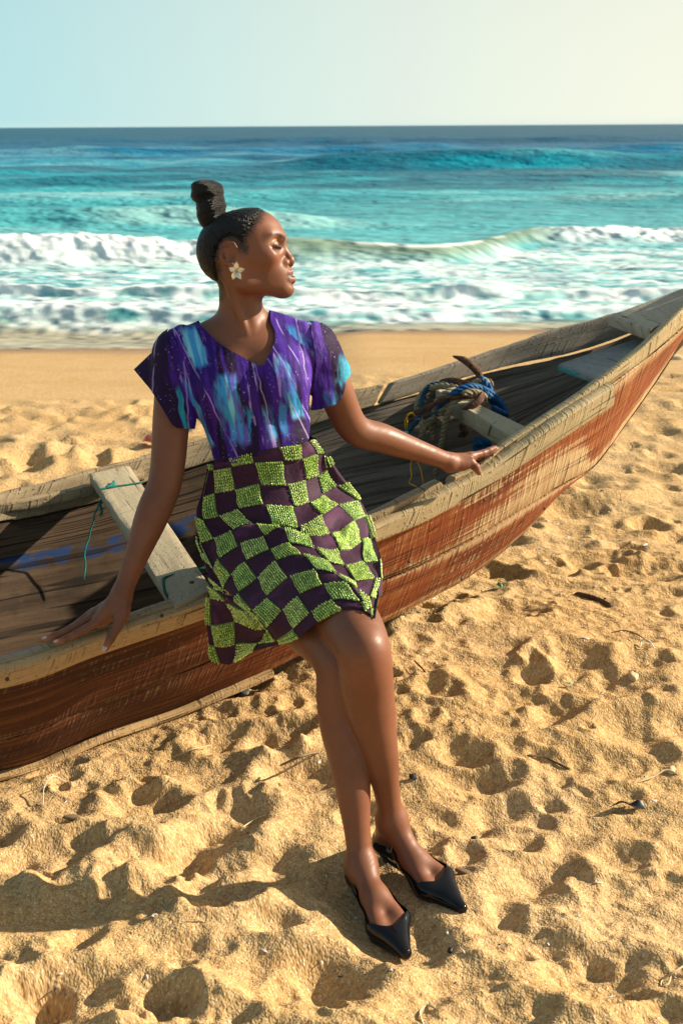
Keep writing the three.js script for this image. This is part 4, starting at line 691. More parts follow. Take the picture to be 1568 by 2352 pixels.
// tie-dyed cotton: purple ground, plum shadows of dye, lavender and cyan runs
const DYE = texture(1024, 1024, (u, v, o) => {
  const r = (u - 0.5) * 0.8, y = v * 0.8 - 0.25, wx = r + 0.012 * (fbm(r * 20, y * 8, 3) - 0.5) + 0.09 * (r > 0 ? 1 : -1) * Math.abs(r) * (0.25 - y) * 2;
  const s1 = fbm(wx * 55, y * 5 + 3, 3), s2 = fbm(wx * 90 + 40, y * 9, 3), rag = fbm(r * 130, y * 42, 4), blot = fbm(wx * 14 + 9, y * 4.5 + 6, 3);
  const out = SM(0.145, 0.185, Math.abs(r));
  setc(o, [0.048, 0.012, 0.235]);
  mixc(o, [0.026, 0.006, 0.135], SM(0.40, 0.60, s2));
  mixc(o, [0.120, 0.055, 0.36], SM(0.55, 0.68, fbm(wx * 34 + 77, y * 4, 3) * 0.8 + rag * 0.22) * (1 - 0.7 * out));
  mixc(o, [0.013, 0.004, 0.024], SM(0.50, 0.60, s1 * 0.65 + blot * 0.45 - 0.05 + 0.14 * out + 0.05 * (rag - 0.5)) * 0.95);
  mixc(o, [0.30, 0.20, 0.60], SM(0.72, 0.80, fbm(wx * 85 + 19, y * 6 + 31, 2) * 0.8 + rag * 0.25) * (1 - 0.6 * out));
  const run = (c, w, y0, y1, lean = 0) => { const d = Math.abs(r - c - lean * (y - y0) + 0.016 * (fbm(y * 20 + c * 90, 4, 2) - 0.5)) / w; return SM(1.15, 0.75, d + (rag - 0.5) * 0.9) * SM(y0 - 0.012, y0 + 0.012, y + 0.02 * (rag - 0.5)) * SM(y1 + 0.015, y1 - 0.01, y + 0.02 * (rag - 0.5)); };
  let c = Math.max(run(-0.105, 0.020, 0.205, 0.29, -0.15), run(-0.055, 0.026, 0.03, 0.17, 0.0) * 0.95, run(-0.03, 0.014, 0.02, 0.10), run(0.085, 0.017, 0.06, 0.19, -0.15) * 0.85, run(-0.11, 0.006, 0.03, 0.18, -.25) * 0.9, run(0.02, 0.012, 0.03, 0.085) * 0.8, run(0.055, 0.010, 0.02, 0.09) * 0.7, run(-0.148, 0.006, -0.02, 0.16, -0.1) * 0.8);
  c = Math.max(c, run(-0.235, 0.010, 0.06, 0.13, 0) * 0.9, run(-0.20, 0.014, -0.02, 0.05), run(-0.165, 0.012, -0.02, 0.04), run(0.20, 0.022, 0.12, 0.18, 0.4) * 0.7, run(0.185, 0.022, 0.06, 0.10) * 0.7, run(0.155, 0.012, 0.19, 0.26, -0.6) * 0.9);
  const ci = [0.035, 0.33, 0.72]; mixc(ci, [0.22, 0.62, 0.85], SM(0.5, 0.75, s2)); mixc(ci, [0.12, 0.10, 0.50], SM(0.50, 0.70, fbm(wx * 60 + 3, y * 14 + 8, 3))); if (Math.abs(r) > 0.15) mixc(ci, [0.02, 0.48, 0.55], 0.6); c *= SM(0.30, 0.52, fbm(wx * 38 + 5, y * 5 + 9, 3) * 0.75 + rag * 0.3); mixc(o, ci, c * (0.7 + 0.3 * s1));
  const cr = Math.max(SM(0.0022, 0.0010, Math.abs(wx - 0.02 - 0.05 * Math.sin(y * 7) * 0)), 0) * 0;
  const line = (a, b) => SM(0.0022, 0.0008, Math.abs(r - a - b * (y - 0.1) + 0.004 * (noise2(y * 60, a * 50) - 0.5))) * SM(0.15, 0.6, noise2(y * 30, a * 30)) * (0.6 + 0.4 * rag);
  mixc(o, [0.42, 0.33, 0.68], 0.7 * Math.max(line(-0.128, -0.12), line(-0.09, -0.3), line(-0.152, 0.1), line(0.075, -0.35), line(0.1, -0.33), line(0.13, -0.3), line(0.118, 0.02), line(0.02, -.1), line(-0.24, 0.25)));
  if (noise2(r * 420, y * 330) > 0.90 && rag > 0.54) mixc(o, [0.42, 0.34, 0.70], 0.7);
  const k = 0.9 + 0.2 * hash2(Math.floor(u * 1024), Math.floor(v * 1024)); o[0] *= k; o[1] *= k; o[2] *= k;
}, true, THREE.ClampToEdgeWrapping, THREE.ClampToEdgeWrapping);
const creases = grey(512, 512, (u, v) => 0.6 * fbm(u * 60, v * 18, 3) + 0.4 * fbm(u * 25 + 5, v * 60, 3));
const dyed = std({ map: DYE, roughness: 0.72, bumpMap: creases, bumpScale: 0.004, sheen: 0.15, sheenColor: col(0.5, 0.4, 0.9), sheenRoughness: 0.5, specularIntensity: 0.35, side: THREE.DoubleSide });
const dyeUV = (p) => { const [r, u] = tl(p); return [r / 0.8 + 0.5, (u + 0.25) / 0.8]; };
{
  const shoulderNode = node(torsoPrims, [node(armR.prims.slice(0, 26), [], { kj: 0.03 }), node(armL.prims.slice(0, 26), [], { kj: 0.03 })], {});
  const fr = (px, py, f) => { const q = tl(at(px, py, f)); return [q[0], q[1]]; };
  const neckF = smoothPoly([fr(452, 735, 2.83), fr(466, 752, 2.81), fr(505, 790, 2.775), fr(553, 818, 2.755), fr(594, 841, 2.75), fr(603, 842, 2.75), fr(615, 820, 2.755), fr(630, 787, 2.775), fr(631, 760, 2.79), fr(622, 735, 2.81), fr(620, 600, 2.85), fr(455, 600, 2.85)], 120);
  const seamR = smoothPoly([[...fr(383, 745, 2.82)], fr(385, 777, 2.82), fr(404, 800, 2.80), fr(417, 840, 2.79), fr(424, 868, 2.79), fr(434, 900, 2.79), fr(440, 960, 2.80), fr(440, 1100, 2.8), [-0.6, -0.2], [-0.6, 0.4]], 80);
  const seamL = smoothPoly([fr(711, 735, 2.84), fr(710, 754, 2.84), fr(722, 796, 2.83), fr(725, 845, 2.82), fr(722, 897, 2.82), fr(717, 945, 2.82), fr(720, 1100, 2.8), [0.6, -0.2], [0.6, 0.4]], 80);
  const wl = [fr(400, 1084, 2.73), fr(480, 1066, 2.73), fr(575, 1036, 2.715), fr(720, 1003, 2.74), fr(800, 985, 2.8)];
  const waistU = (r) => { for (let i = 0; i < wl.length - 1; i++) if (r < wl[i + 1][0] || i === wl.length - 2) { const t = (r - wl[i][0]) / (wl[i + 1][0] - wl[i][0]); return mix(wl[i][1], wl[i + 1][1], t); } };
  let m = surfaceNets(shoulderNode, [-0.55, 0.68, -3.10], [0.12, 1.18, -2.58], 0.0038, { offset: 0.0065, eps: 0.002, extra: (x, y, z) => { const [r, u, n] = tl(V(x, y, z)); return 0.0035 * (fbm(r * 46 + u * 6, u * 9, 2) - 0.5) * 2 * SM(0.22, 0.05, u) + 0.0022 * (fbm(r * 20, u * 55, 2) - 0.5) * 2 * SM(0.14, 0.0, u); } });
  m = clip(m, [
    (p) => { const [r, u, n] = tl(p); return u - waistU(r) + 0.014; },
    (p, nn) => { const [r, u, n] = tl(p); const back = n < 0.0; return -polyDist(neckF, r, back ? u - 0.012 : u); },
    (p) => { const [r, u] = tl(p); return -polyDist(seamR, r, u); }, (p) => { const [r, u] = tl(p); return -polyDist(seamL, r, u); }]);
  const uv = []; for (let i = 0; i < m.pos.length / 3; i++) uv.push(...dyeUV(V(m.pos[i * 3], m.pos[i * 3 + 1], m.pos[i * 3 + 2])));
  const bod = tag(mesh('top', geom(m.pos, m.idx, uv, m.nor), dyed, person), 'purple and cyan tie-dye top with a v neck');
  // flared cap sleeves: rings from the armhole seam to the hem
  const sleeve = (seamPts, hemPts, bulge, sd) => {
    const rows = []; const S0 = sampled(L3(seamPts), 24), H0 = sampled(L3(hemPts), 24);
    for (let j = 0; j <= 16; j++) { const s = -0.05 + 1.05 * j / 16, row = [];
      for (let i = 0; i <= 24; i++) { const t = i / 24, p = S0[i].clone().lerp(H0[i], s); p.addScaledVector(TN, bulge * Math.sin(Math.PI * t) * Math.max(0, 0.4 + 0.6 * s) + 0.006 * s * Math.sin(t * 13 + sd) + 0.004 * s * (noise2(t * 9 + sd, s * 2) - 0.5)); row.push(pushOut(p, shoulderNode, 0.009 + 0.002 * s)); }
      for (let i = 1; i <= 24; i++) { const t = 1 - i / 24, p = S0[24 - i].clone().lerp(H0[24 - i], s); p.addScaledVector(TN, -(0.055 + 0.035 * s) * Math.sin(Math.PI * clamp(t, 0.0, 1)) * 1.3); row.push(pushOut(p, shoulderNode, 0.009)); }
      rows.push(row); }
    return mesh('sleeve', gridGeo(rows, (a, b, p) => dyeUV(p)), dyed, bod);
  };
  tag(sleeve([[385, 775, 2.835], [403, 798, 2.80], [417, 841, 2.785], [424, 868, 2.785], [434, 898, 2.79], [443, 962, 2.815]], [[308, 849, 2.85], [331, 877, 2.815], [350, 900, 2.79], [372, 935, 2.765], [391, 967, 2.755], [401, 982, 2.757], [420, 984, 2.77], [439, 983, 2.81]], 0.022, 1), 'wide sleeve flaring to a point');
  tag(sleeve([[709, 755, 2.85], [722, 796, 2.825], [725, 845, 2.815], [722, 897, 2.82], [714, 940, 2.85]], [[791, 838, 2.915], [793, 862, 2.885], [792, 882, 2.865], [787, 905, 2.85], [776, 925, 2.84], [739, 938, 2.84], [714, 942, 2.865]], 0.016, 4), 'short sleeve over the arm on the rail');
}
// skirt: a control net read off its checks, draped on the thighs and the rail
{
  const form = node([
    E(off(J.waist, 0.004, -0.01, 0), [0.112, 0.09, 0.082], 0.05), E(off(J.pelvis, 0, 0.03, -0.02), [0.172, 0.12, 0.108], 0.05), E(off(J.pelvis, 0, -0.01, -0.035), [0.172, 0.085, 0.115], 0.05),
    cap(J.hipR, lerpP(J.hipR, J.knR, 0.8), 0.092, 0.078, 0.06), cap(J.hipL, lerpP(J.hipL, J.knL, 0.86), 0.090, 0.074, 0.06),
    cap(lerpP(J.hipR, J.knR, 0.45), lerpP(J.hipL, J.knL, 0.60), 0.070, 0.066, 0.06),
    cap(at(560, 1380, 2.72), at(560, 1470, 2.70), 0.055, 0.045, 0.06),
    cap(at(520, 1330, 2.76), at(505, 1480, 2.715), 0.050, 0.025, 0.05),
  ], [], {});
  const N_ = null, NET = [
    [N_, N_, N_, [152, 212], [166, 209], [188, 200], [315, 160], [508, 118], [697, 75], [880, 48], [940, 30], [975, 15], [992, 8]],
    [N_, N_, N_, [150, 262], [168, 257], [205, 245], [345, 220], [518, 190], [742, 178], [887, 162], [1000, 122], [1046, 125], [1082, 145]],
    [N_, N_, N_, [110, 440], [128, 458], [215, 432], [372, 405], [565, 358], [765, 355], [912, 322], [1008, 290], [1068, 243], [1128, 207]],
    [N_, N_, N_, [68, 595], [122, 630], [245, 605], [400, 555], [595, 520], [815, 525], [940, 500], [1050, 440], [1155, 375], [1225, 340]],
    [N_, N_, [76, 760], [106, 815], [205, 785], [348, 715], [500, 645], [650, 645], [860, 688], [1032, 605], [1160, 525], [1298, 483], [1322, 478]],
    [N_, N_, [130, 935], [205, 1008], [245, 932], [400, 832], [600, 773], [735, 724], [905, 790], [1100, 738], [1285, 643], [1366, 610], [1388, 603]],
    [N_, N_, [168, 1075], [296, 1170], [346, 1060], [452, 956], [640, 866], [785, 820], [985, 866], [1165, 883], [1342, 800], [1425, 770], [1440, 766]],
    [N_, [168, 1130], [205, 1165], [385, 1262], [415, 1200], [547, 1087], [690, 957], [888, 912], [1085, 968], [1215, 992], [1362, 962], [1474, 940], [1482, 938]],
    [[165, 1240], [185, 1240], [300, 1270], [505, 1385], [530, 1315], [614, 1228], [785, 1087], [990, 1027], [1155, 1060], [1290, 1115], [1442, 1092], [1484, 1088], [1490, 1086]],
    [[162, 1420], [192, 1440], [370, 1420], [575, 1500], [650, 1450], [735, 1337], [862, 1220], [1048, 1140], [1228, 1124], [1310, 1170], [1402, 1234], [1458, 1240], [1464, 1238]],
    [[172, 1580], [215, 1605], [385, 1590], [550, 1590], [700, 1560], [815, 1483], [955, 1355], [1120, 1258], [1330, 1268], [1372, 1298], [1418, 1322], [1442, 1328], [1448, 1326]],
    [[186, 1700], [262, 1750], [380, 1732], [515, 1655], [702, 1606], [868, 1548], [1000, 1438], [1200, 1340], [1366, 1328], [1388, 1350], [1412, 1388], [1430, 1402], [1436, 1400]],
  ];
  const toD = ([x, y]) => [(x / 1.9358 + 750) * 0.57414, (y / 1.9358 + 1750) * 0.57414];
  // meet the form along the line of sight, else pass it at its nearest
  const meet = (px, py) => { const o = camera.position, d = at(px, py, 1).sub(o); let t = 2.0, best = 1e9, tb = t; for (let k = 0; k < 90 && t < 3.1; k++) { const p = o.clone().addScaledVector(d, t), e = evalNode(form, p.x, p.y, p.z) - 0.010; if (e < best - 1e-5) { best = e; tb = t; } if (e < 0.0006) return t; t += Math.max(e * 0.8 / d.length(), 0.002); } return tb; };
  const R = NET.length, C = NET[0].length, dep = NET.map((row) => row.map((c) => c ? meet(...toD(c)) : null));
  for (let it = 0; it < 2; it++) { const old = dep.map((r) => r.slice()); for (let j = 0; j < R; j++) for (let i = 0; i < C; i++) if (old[j][i] !== null) { let s = old[j][i] * 3, n = 3; for (const [a, b] of [[j - 1, i], [j + 1, i], [j, i - 1], [j, i + 1]]) if (old[a] && old[a][b] !== null && old[a][b] !== undefined) { s += old[a][b]; n++; } dep[j][i] = s / n; } }
  const grid = NET.map((row, j) => { const f = row.findIndex((c) => c); const pts = row.map((c, i) => c ? at(...toD(c), dep[j][i]) : null);
    for (let i = f - 1; i >= 0; i--) { const k = f - i; pts[i] = pts[f].clone().add(V(0.012 * k, 0.002 * k, -0.035 * k)); }
    // the back closes behind her
    const a = pts[C - 1], b = pts[0], w = a.distanceTo(b), back = []; for (let q = 1; q <= 6; q++) { const t = q / 7; back.push(a.clone().lerp(b, t).add(V(0, 0.0, -Math.sin(Math.PI * t) * (0.10 + 0.25 * w) * (j < 8 ? 1 : 0.45)))); }
    return [...pts, ...back]; });
  const W = grid[0].length;
  const cr = (a, b, c, d, t) => 0.5 * (2 * b + (c - a) * t + (2 * a - 5 * b + 4 * c - d) * t * t + (3 * b - a - 3 * c + d) * t * t * t);
  const S = (u, v) => { // u in columns (closed), v in rows
    const i = Math.floor(u), fu = u - i, j = Math.min(R - 2, Math.floor(v)), fv = v - j, G = (jj, ii) => grid[clamp(jj, 0, R - 1)][((ii % W) + W) % W];
    const row = (jj, k) => cr(G(jj, i - 1)[k], G(jj, i)[k], G(jj, i + 1)[k], G(jj, i + 2)[k], fu);
    const g = (k) => cr(row(j - 1, k), row(j, k), row(j + 1, k), row(j + 2, k), fv); return V(g('x'), g('y'), g('z')); };
  const creasesAt = [ // folds: polylines in the net (column, row), depth, width
    [[[6.0, 3.7], [7.2, 4.4], [8.0, 4.6], [9.2, 4.9]], -0.020, 0.42], [[[9.0, 5.6], [10.4, 7.1], [11.6, 8.4]], -0.016, 0.40], [[[8.4, 5.3], [9.6, 6.3], [10.8, 7.6]], 0.010, 0.45], [[[5.4, 4.3], [6.8, 4.9], [8.2, 5.4]], 0.010, 0.5],
    [[[3.4, 6.2], [3.8, 7.4], [4.0, 8.4], [4.0, 9.6]], 0.012, 0.5], [[[2.6, 6.6], [3.0, 7.8], [3.2, 8.6], [3.4, 9.6]], -0.026, 0.5], [[[4.6, 3.6], [5.4, 3.9], [6.4, 3.8]], -0.008, 0.4], [[[1.4, 8.6], [1.6, 10.2], [1.8, 11]], 0.010, 0.5], [[[10.8, 6], [11.1, 8], [11.2, 9.6]], -0.008, 0.35], [[[8.2, 1], [8.4, 3]], -0.004, 0.4]];
  const segD = (u, v, l) => { let d = 1e9; for (let i = 0; i + 1 < l.length; i++) { const ex = l[i + 1][0] - l[i][0], ey = l[i + 1][1] - l[i][1], t = clamp(((u - l[i][0]) * ex + (v - l[i][1]) * ey) / (ex * ex + ey * ey)); d = Math.min(d, Math.hypot(u - l[i][0] - ex * t, v - l[i][1] - ey * t)); } return d; };
  let SGN = 0;
  const nAt = (u, v) => { const e = 0.06, a = S(u + e, v).sub(S(u - e, v)), b = S(u, Math.min(R - 1, v + e)).sub(S(u, Math.max(0, v - e))); const n = b.cross(a).normalize(); if (u > 0.2 && u < C - 1.2) { const p = S(u, v), h = 0.004, e0 = evalNode(form, p.x, p.y, p.z), g = V(evalNode(form, p.x + h, p.y, p.z) - e0, evalNode(form, p.x, p.y + h, p.z) - e0, evalNode(form, p.x, p.y, p.z + h) - e0); if (g.dot(n) * SGN < 0) n.negate(); } return n; };
  const SK = (u, v, lift = 0) => { const n = nAt(u, v); let k = lift; if (u < C) for (const [l, d, w] of creasesAt) { const q = segD(u, v, l) / w; if (q < 2.5) k += d * (SGN || 1) * Math.exp(-q * q * 1.6); } k += 0.004 * (fbm(u * 1.3 + 3, v * 1.1, 2) - 0.5) * SM(0, 1, v); const p = S(u, v).addScaledVector(n, k); if (v > 0.5 && v < 10.9) pushOut(p, legsNode, 0.005 + Math.max(0, lift * sgn)); return p; };
  const inward = nAt(6, 3).dot(camera.position.clone().sub(S(6, 3))) < 0, sgn = inward ? -1 : 1; SGN = sgn;
  const rows = []; const sub = 6; for (let j = 0; j <= (R - 1) * sub; j++) { const row = []; for (let i = 0; i <= W * sub; i++) row.push(SK(i / sub, Math.min(R - 1 - 1e-6, j / sub))); rows.push(row); }
  const weave = grey(256, 256, (u, v) => 0.5 * tnoise(u * 128, v * 128, 128) + 0.5 * tnoise(u * 24, v * 24, 24));
  const plum = texture(256, 256, (u, v, o) => { setc(o, [0.036, 0.010, 0.030]); mixc(o, [0.068, 0.018, 0.056], SM(0.5, 0.8, tnoise(u * 6, v * 6, 6) * 0.6 + tnoise(u * 14, v * 14, 14) * 0.4)); const k = 0.85 + 0.3 * hash2(Math.floor(u * 256), Math.floor(v * 256)); o[0] *= k; o[1] *= k; o[2] *= k; });
  const cloth = std({ map: plum, bumpMap: weave, bumpScale: 0.001, roughness: 0.68, sheen: 0.5, sheenColor: col(0.35, 0.22, 0.28), sheenRoughness: 0.5, specularIntensity: 0.4, side: THREE.DoubleSide });
    const skirt = tag(mesh('skirt', gridGeo(rows, (a, b) => [a * 5, b * 3]), cloth, person), 'dark plum skirt with checks of lime green beads');
  // beaded checks
  const beadCloth = std({ color: col(0.13, 0.23, 0.045), roughness: 0.7, side: THREE.DoubleSide });
  const beadMats = [[0.42, 0.57, 0.115], [0.37, 0.54, 0.12], [0.47, 0.60, 0.16]].map((c) => std({ color: col(...c), vertexColors: true, roughness: 0.26, clearcoat: 0.7, clearcoatRoughness: 0.12, specularIntensity: 0.9 }));
  const bead = new THREE.OctahedronGeometry(1, 1); bead.deleteAttribute('uv'); const bp = bead.attributes.position;
  seed = 99;
  for (let j = 0; j < R - 1; j++) for (let i = 0; i < C - 1; i++) {
    if ((i + j) % 2 !== 0 || i < NET[j].findIndex((c) => c)) continue;
    const jit = () => rr(-0.05, 0.05), u0 = i + 0.04 + jit() * .6, u1 = i + 0.97 + jit() * .6, v0 = j + 0.03 + jit(), v1 = Math.min(R - 1, j + 1.02 + jit());
    const base = []; for (let b = 0; b <= 7; b++) { const row = []; for (let a = 0; a <= 7; a++) row.push(SK(mix(u0, u1, a / 7), Math.max(0, Math.min(R - 1 - 1e-6, mix(v0, v1, b / 7))), sgn * 0.0006)); base.push(row); }
    const patch = mesh('beaded_check', gridGeo(base), beadCloth, skirt);
    const wdt = base[3][0].distanceTo(base[3][7]), hgt = base[0][3].distanceTo(base[7][3]); if (wdt < 0.006 || hgt < 0.006) continue;
    const nu = Math.max(2, Math.round(wdt / 0.0050)), nv = Math.max(2, Math.round(hgt / 0.0066)), pos = [], nor = [], idx = [], bcol = [];
    const m4 = new THREE.Matrix4(), nm = new THREE.Matrix3(), pv = V(0, 0, 0), lean = rr(-0.08, 0.08), wav = rr(0, 6);
    for (let a = 0; a < nu; a++) for (let b = 0; b < nv; b++) {
      const uu = (a + 0.5) / nu, vv = (b + 0.5 + 0.25 * (a % 2) + rr(-0.12, 0.12)) / nv, u = mix(u0, u1, uu + 0.02 * Math.sin(vv * 9 + wav + a * 0.6)) + lean * (vv - 0.5) * 0.2, v = Math.min(R - 1.0001, Math.max(0, mix(v0, v1, vv)));
      const p = SK(u, v, sgn * (0.0030 + rr(0, 0.0010))), q = SK(u + lean * 0.02, Math.min(R - 1.0001, v + 0.06), sgn * 0.003), n = nAt(u, v).multiplyScalar(sgn);
      const d = q.sub(p).normalize(); if (d.lengthSq() < 0.5) continue; const s = d.clone().cross(n).normalize(), n2 = s.clone().cross(d); d.addScaledVector(n2, rr(-0.25, 0.25)).normalize();
      m4.makeBasis(s.multiplyScalar(0.00185), d.multiplyScalar(0.0039), n2.multiplyScalar(0.0020)).setPosition(p); nm.getNormalMatrix(m4);
      const o0 = pos.length / 3, shade = (0.55 + 0.75 * rnd()) * (a % 2 ? 1.08 : 0.86); for (let k = 0; k < bp.count; k++) { bcol.push(shade, shade * (0.97 + 0.06 * (a % 3)), shade); pv.fromBufferAttribute(bp, k); const w = pv.clone().applyMatrix3(nm).normalize(); pv.applyMatrix4(m4); pos.push(pv.x, pv.y, pv.z); nor.push(w.x, w.y, w.z); } for (let k = 0; k < bp.count; k++) idx.push(o0 + k);
    }
    const sheet = patch.geometry.toNonIndexed(); sheet.setAttribute('color', new THREE.Float32BufferAttribute(new Array(sheet.attributes.position.count * 3).fill(1), 3));
    patch.geometry = mergeGeometries([sheet, geom(pos, idx, new Array(pos.length / 3 * 2).fill(0), nor, bcol).toNonIndexed()], true);
    patch.material = [beadCloth, beadMats[(i * 7 + j * 3) % 3]];
  }
}
// pointed patent shoes
{
  const patent = std({ color: col(0.006, 0.006, 0.008), roughness: 0.07, specularIntensity: 0.55, side: THREE.DoubleSide });
  const red = std({ color: col(0.42, 0.012, 0.016), roughness: 0.35 }), inner = std({ color: col(0.02, 0.018, 0.018), roughness: 0.6 });
  const shoe = (f, label) => {
    const s = f.len / 0.24;
    const prims = footPrims(f).slice(1).map((p) => ({ ...p, R: p.R + 0.004, d: (x, y, z) => p.d(x, y, z) - 0.0030 }));
    for (const e of [-1, 1]) prims.push(cap(f.p(0.160 * s, 0.009, e * 0.0240), f.p(f.len - 0.002, 0.0, e * 0.0005), 0.0170, 0.0030, 0.018));
    prims.push(cap(f.p(0.150 * s, 0.006, 0.001), f.p(f.len - (f === FT.R ? 0.004 : 0), 0.0, 0), 0.0240, f === FT.R ? 0.0060 : 0.0040, 0.022), cap(f.p(0.004, 0.006, 0), f.p(0.012, 0.044, 0), 0.0245, 0.0235, 0.012));
    const c = f.p(f.len * 0.5, 0.02, 0), b = 0.17;
    let m = surfaceNets(node(prims), [c.x - b, c.y - b, c.z - b], [c.x + b, c.y + b, c.z + b], 0.0026, { eps: 0.001, offset: 0.0006 });
    m = clip(m, [(p) => { const [x, y, z] = f.l(p); const topl = mix(0.056, 0.0260, SM(0.012, 0.080 * s, x)), x0 = ((f === FT.R ? 0.188 : 0.177) - 0.014 * Math.min(1.6, (z / 0.03) ** 2)) * s - 0.02 * z / 0.03 * 0; return Math.max(topl - y, x - x0); }, (p) => { const [x, y] = f.l(p); return y + 0.0135 - 0.004 * clamp(x / f.len); }]);
    const sh = tag(mesh('shoe', geom(m.pos, m.idx, null, m.nor), patent, person), label);
    const pts = [[0, 0.0195], [0.03, 0.0215], [0.08, 0.0175], [0.12, 0.030], [0.16, 0.0415], [0.19, 0.0300], [0.225, 0.012], [0.24, 0.003]].map(([x, w]) => V(x * s, w, 0)), cv = sampled(pts, 30), rows = [];
    for (const e of [0, 1]) for (const q of e ? [1] : [0]) rows.push(null);
    const up = cv.map((p) => [p.x, p.y]); const ring = (y, k) => { const r = []; for (const [x, w] of up) r.push(f.p(x, y + 0.002 * clamp(x / f.len), w * k)); for (const [x, w] of up.slice().reverse()) r.push(f.p(x, y + 0.002 * clamp(x / f.len), -w * k)); return r; };
    const g = gridGeo([ring(-0.0120, 0.05), ring(-0.0120, 0.98), ring(-0.0170, 1.0), ring(-0.0180, 0.9), ring(-0.0180, 0.05)], null, true);
    mesh('sole', g, inner, sh);
    if (f === FT.R) { const sc = mesh('red_sole_tip', new THREE.SphereGeometry(1, 12, 8).scale(0.016, 0.003, 0.0075), red, sh); sc.position.copy(f.p(f.len - 0.020, -0.010, 0.004)); sc.quaternion.setFromRotationMatrix(new THREE.Matrix4().makeBasis(f.x, f.y, f.z)); }
    mesh('heel', tubeGeo([f.p(0.012, -0.012, 0), f.p(0.006, -0.05, 0), f.p(0.004, -0.085, 0)], (t) => mix(0.014, 0.005, t), 10, 10), patent, sh);
    const rim = []; // rolled edge along the opening
    return sh;
  };
  shoe(FT.R, 'black patent pump on the front foot with a scuff of red at its toe'); shoe(FT.L, 'black patent pump on the rear foot');
}
// ------------------------------------------------------------------ sea
const SEA = -0.36;
function shoreF(x) { return 11.95 + 0.35 * (fbm(x * 0.35 + 4, 1, 3) - 0.5) + 0.05 * x * 0.2; }
const crest = (x) => 18.6 + 0.8 * (fbm(x * 0.16 + 2, 5, 2) - 0.5) + 2.6 * SM(1.2, 3.4, x) ;
const lineOf = (x, f0, wob, sd) => f0 + wob * (fbm(x * 0.12 + sd, sd, 3) - 0.5);
// height and whiteness of the surf at a place
function surf(x, f) {
  let h = 0, foam = 0, face = 0;
  // the breaker
  const c = crest(x), d = f - c, amp = mix(0.50, 0.40, SM(-1.5, 0.5, x)) * (0.72 + 0.5 * (fbm(x * 0.45 + 3, 9, 3) - 0.5)) * mix(1, 0.85, SM(-1, 1.5, x));
  const front = Math.exp(-(d < 0 ? d * d / mix(0.16, 0.34, SM(-1.2, 0.3, x)) : d * d / 2.2)); h += amp * front;
  const broken = Math.max(SM(-0.9, -1.6, x), SM(3.0, 3.9, x) * 0.95, 0.9 * SM(0.62, 0.7, fbm(x * 0.9 + 40, 2, 2)));
  const spill = SM(-1.05, -0.2, d) * SM(0.42, -0.05, d);
  foam = Math.max(foam, broken * spill * SM(0.26, 0.5, fbm(x * 2.6, f * 2.6 + 8, 4) + 0.16)); h += broken * spill * (0.12 * (fbm(x * 2.2 + 7, f * 3.2, 3) - 0.35) + 0.07 * (fbm(x * 9, f * 9, 3) - 0.5));
  foam = Math.max(foam, (1 - broken) * 0.75 * SM(-0.05, -0.9, d) * SM(-2.6, -1.2, d) * SM(0.5, 0.62, fbm(x * 1.5 + 5, f * 2.4, 4)));
  foam = Math.max(foam, (1 - broken) * 0.85 * SM(-0.22, -0.02, d) * SM(0.22, 0.02, d) * SM(0.42, 0.60, fbm(x * 2.2 + 70, f * 3, 4)));
  face = (1 - broken) * SM(-0.8, -0.2, d) * SM(0.3, 0, d);
  // swells behind
  const swell = (f0, wd, a, sd, lo, hi) => { const q = (f - lineOf(x, f0, 2, sd)) / wd; return a * Math.exp(-(q < 0 ? q * q * 2.4 : q * q)) * (0.7 + 0.6 * fbm(x * 0.2 + sd, sd, 2)) * lo; };
  h += swell(25.5, 1.1, 0.34, 21, SM(1.5, -3, x) + 0.12) + swell(34, 2, 0.22, 25, 1) + swell(60, 3, 0.55, 33, SM(-6, 3, x) + 0.2) + swell(46, 2.4, 0.22, 29, 1) + swell(90, 5, 0.5, 37, 1) + swell(140, 8, 0.6, 41, 1);
  // whitewater between the breaker and the sand
  const w1 = lineOf(x, 15.9, 1.0, 51), w2 = lineOf(x, 14.0, 0.7, 57), w3 = lineOf(x, 12.65, 0.35, 63);
  const bore = (ff, wd, a) => { const q = f - ff; return a * SM(-0.18, 0.02, q) * Math.exp(-Math.max(0, q) / wd); };
  const inner = SM(c - 0.2, c - 1.4, f);
  h += bore(w2, 0.9, 0.10) * (0.6 + 0.8 * fbm(x * 1.4, 3, 3)) + bore(w3, 0.5, 0.07) * (0.6 + 0.8 * fbm(x * 2, 7, 3)) + inner * (0.05 * fbm(x * 2.2, f * 2.2, 3) + 0.04 * (fbm(x * 6.5, f * 7, 3) - 0.5));
  const lace = fbm(x * 1.9 + 0.5 * fbm(x * 4, f * 4, 2), f * 3.0 + 0.6 * fbm(x * 3 + 8, f * 3, 2), 5), veins = 1 - Math.abs(2 * fbm(x * 2.2 + 12, f * 4.4 + 5, 4) - 1);
  foam = Math.max(foam, inner * SM(12.3, 12.6, f + 0.4 * (fbm(x * 0.9, 4, 2) - 0.5)) * Math.max(SM(0.49, 0.63, lace), 0.65 * SM(0.74, 0.9, veins)) * mix(0.95, 0.75, SM(14, 17, f)));
  for (const [ff, wd, s] of [[w2, 0.55, 1], [w3, 0.5, 1], [w1, 0.5, 0.5]]) { const q = f - ff; foam = Math.max(foam, s * SM(-0.12, 0.04, q) * SM(wd * 1.6, 0.1, q) * SM(0.30, 0.5, fbm(x * 2.6 + ff, f * 5, 4))); }
  h += 0.035 * (fbm(x * 0.9, f * 1.6, 3) - 0.5) * SM(12, 15, f) + 0.06 * (fbm(x * 0.45 + 3, f * 0.9, 3) - 0.5) * SM(18, 30, f);
  return [h, clamp(foam), face];
}
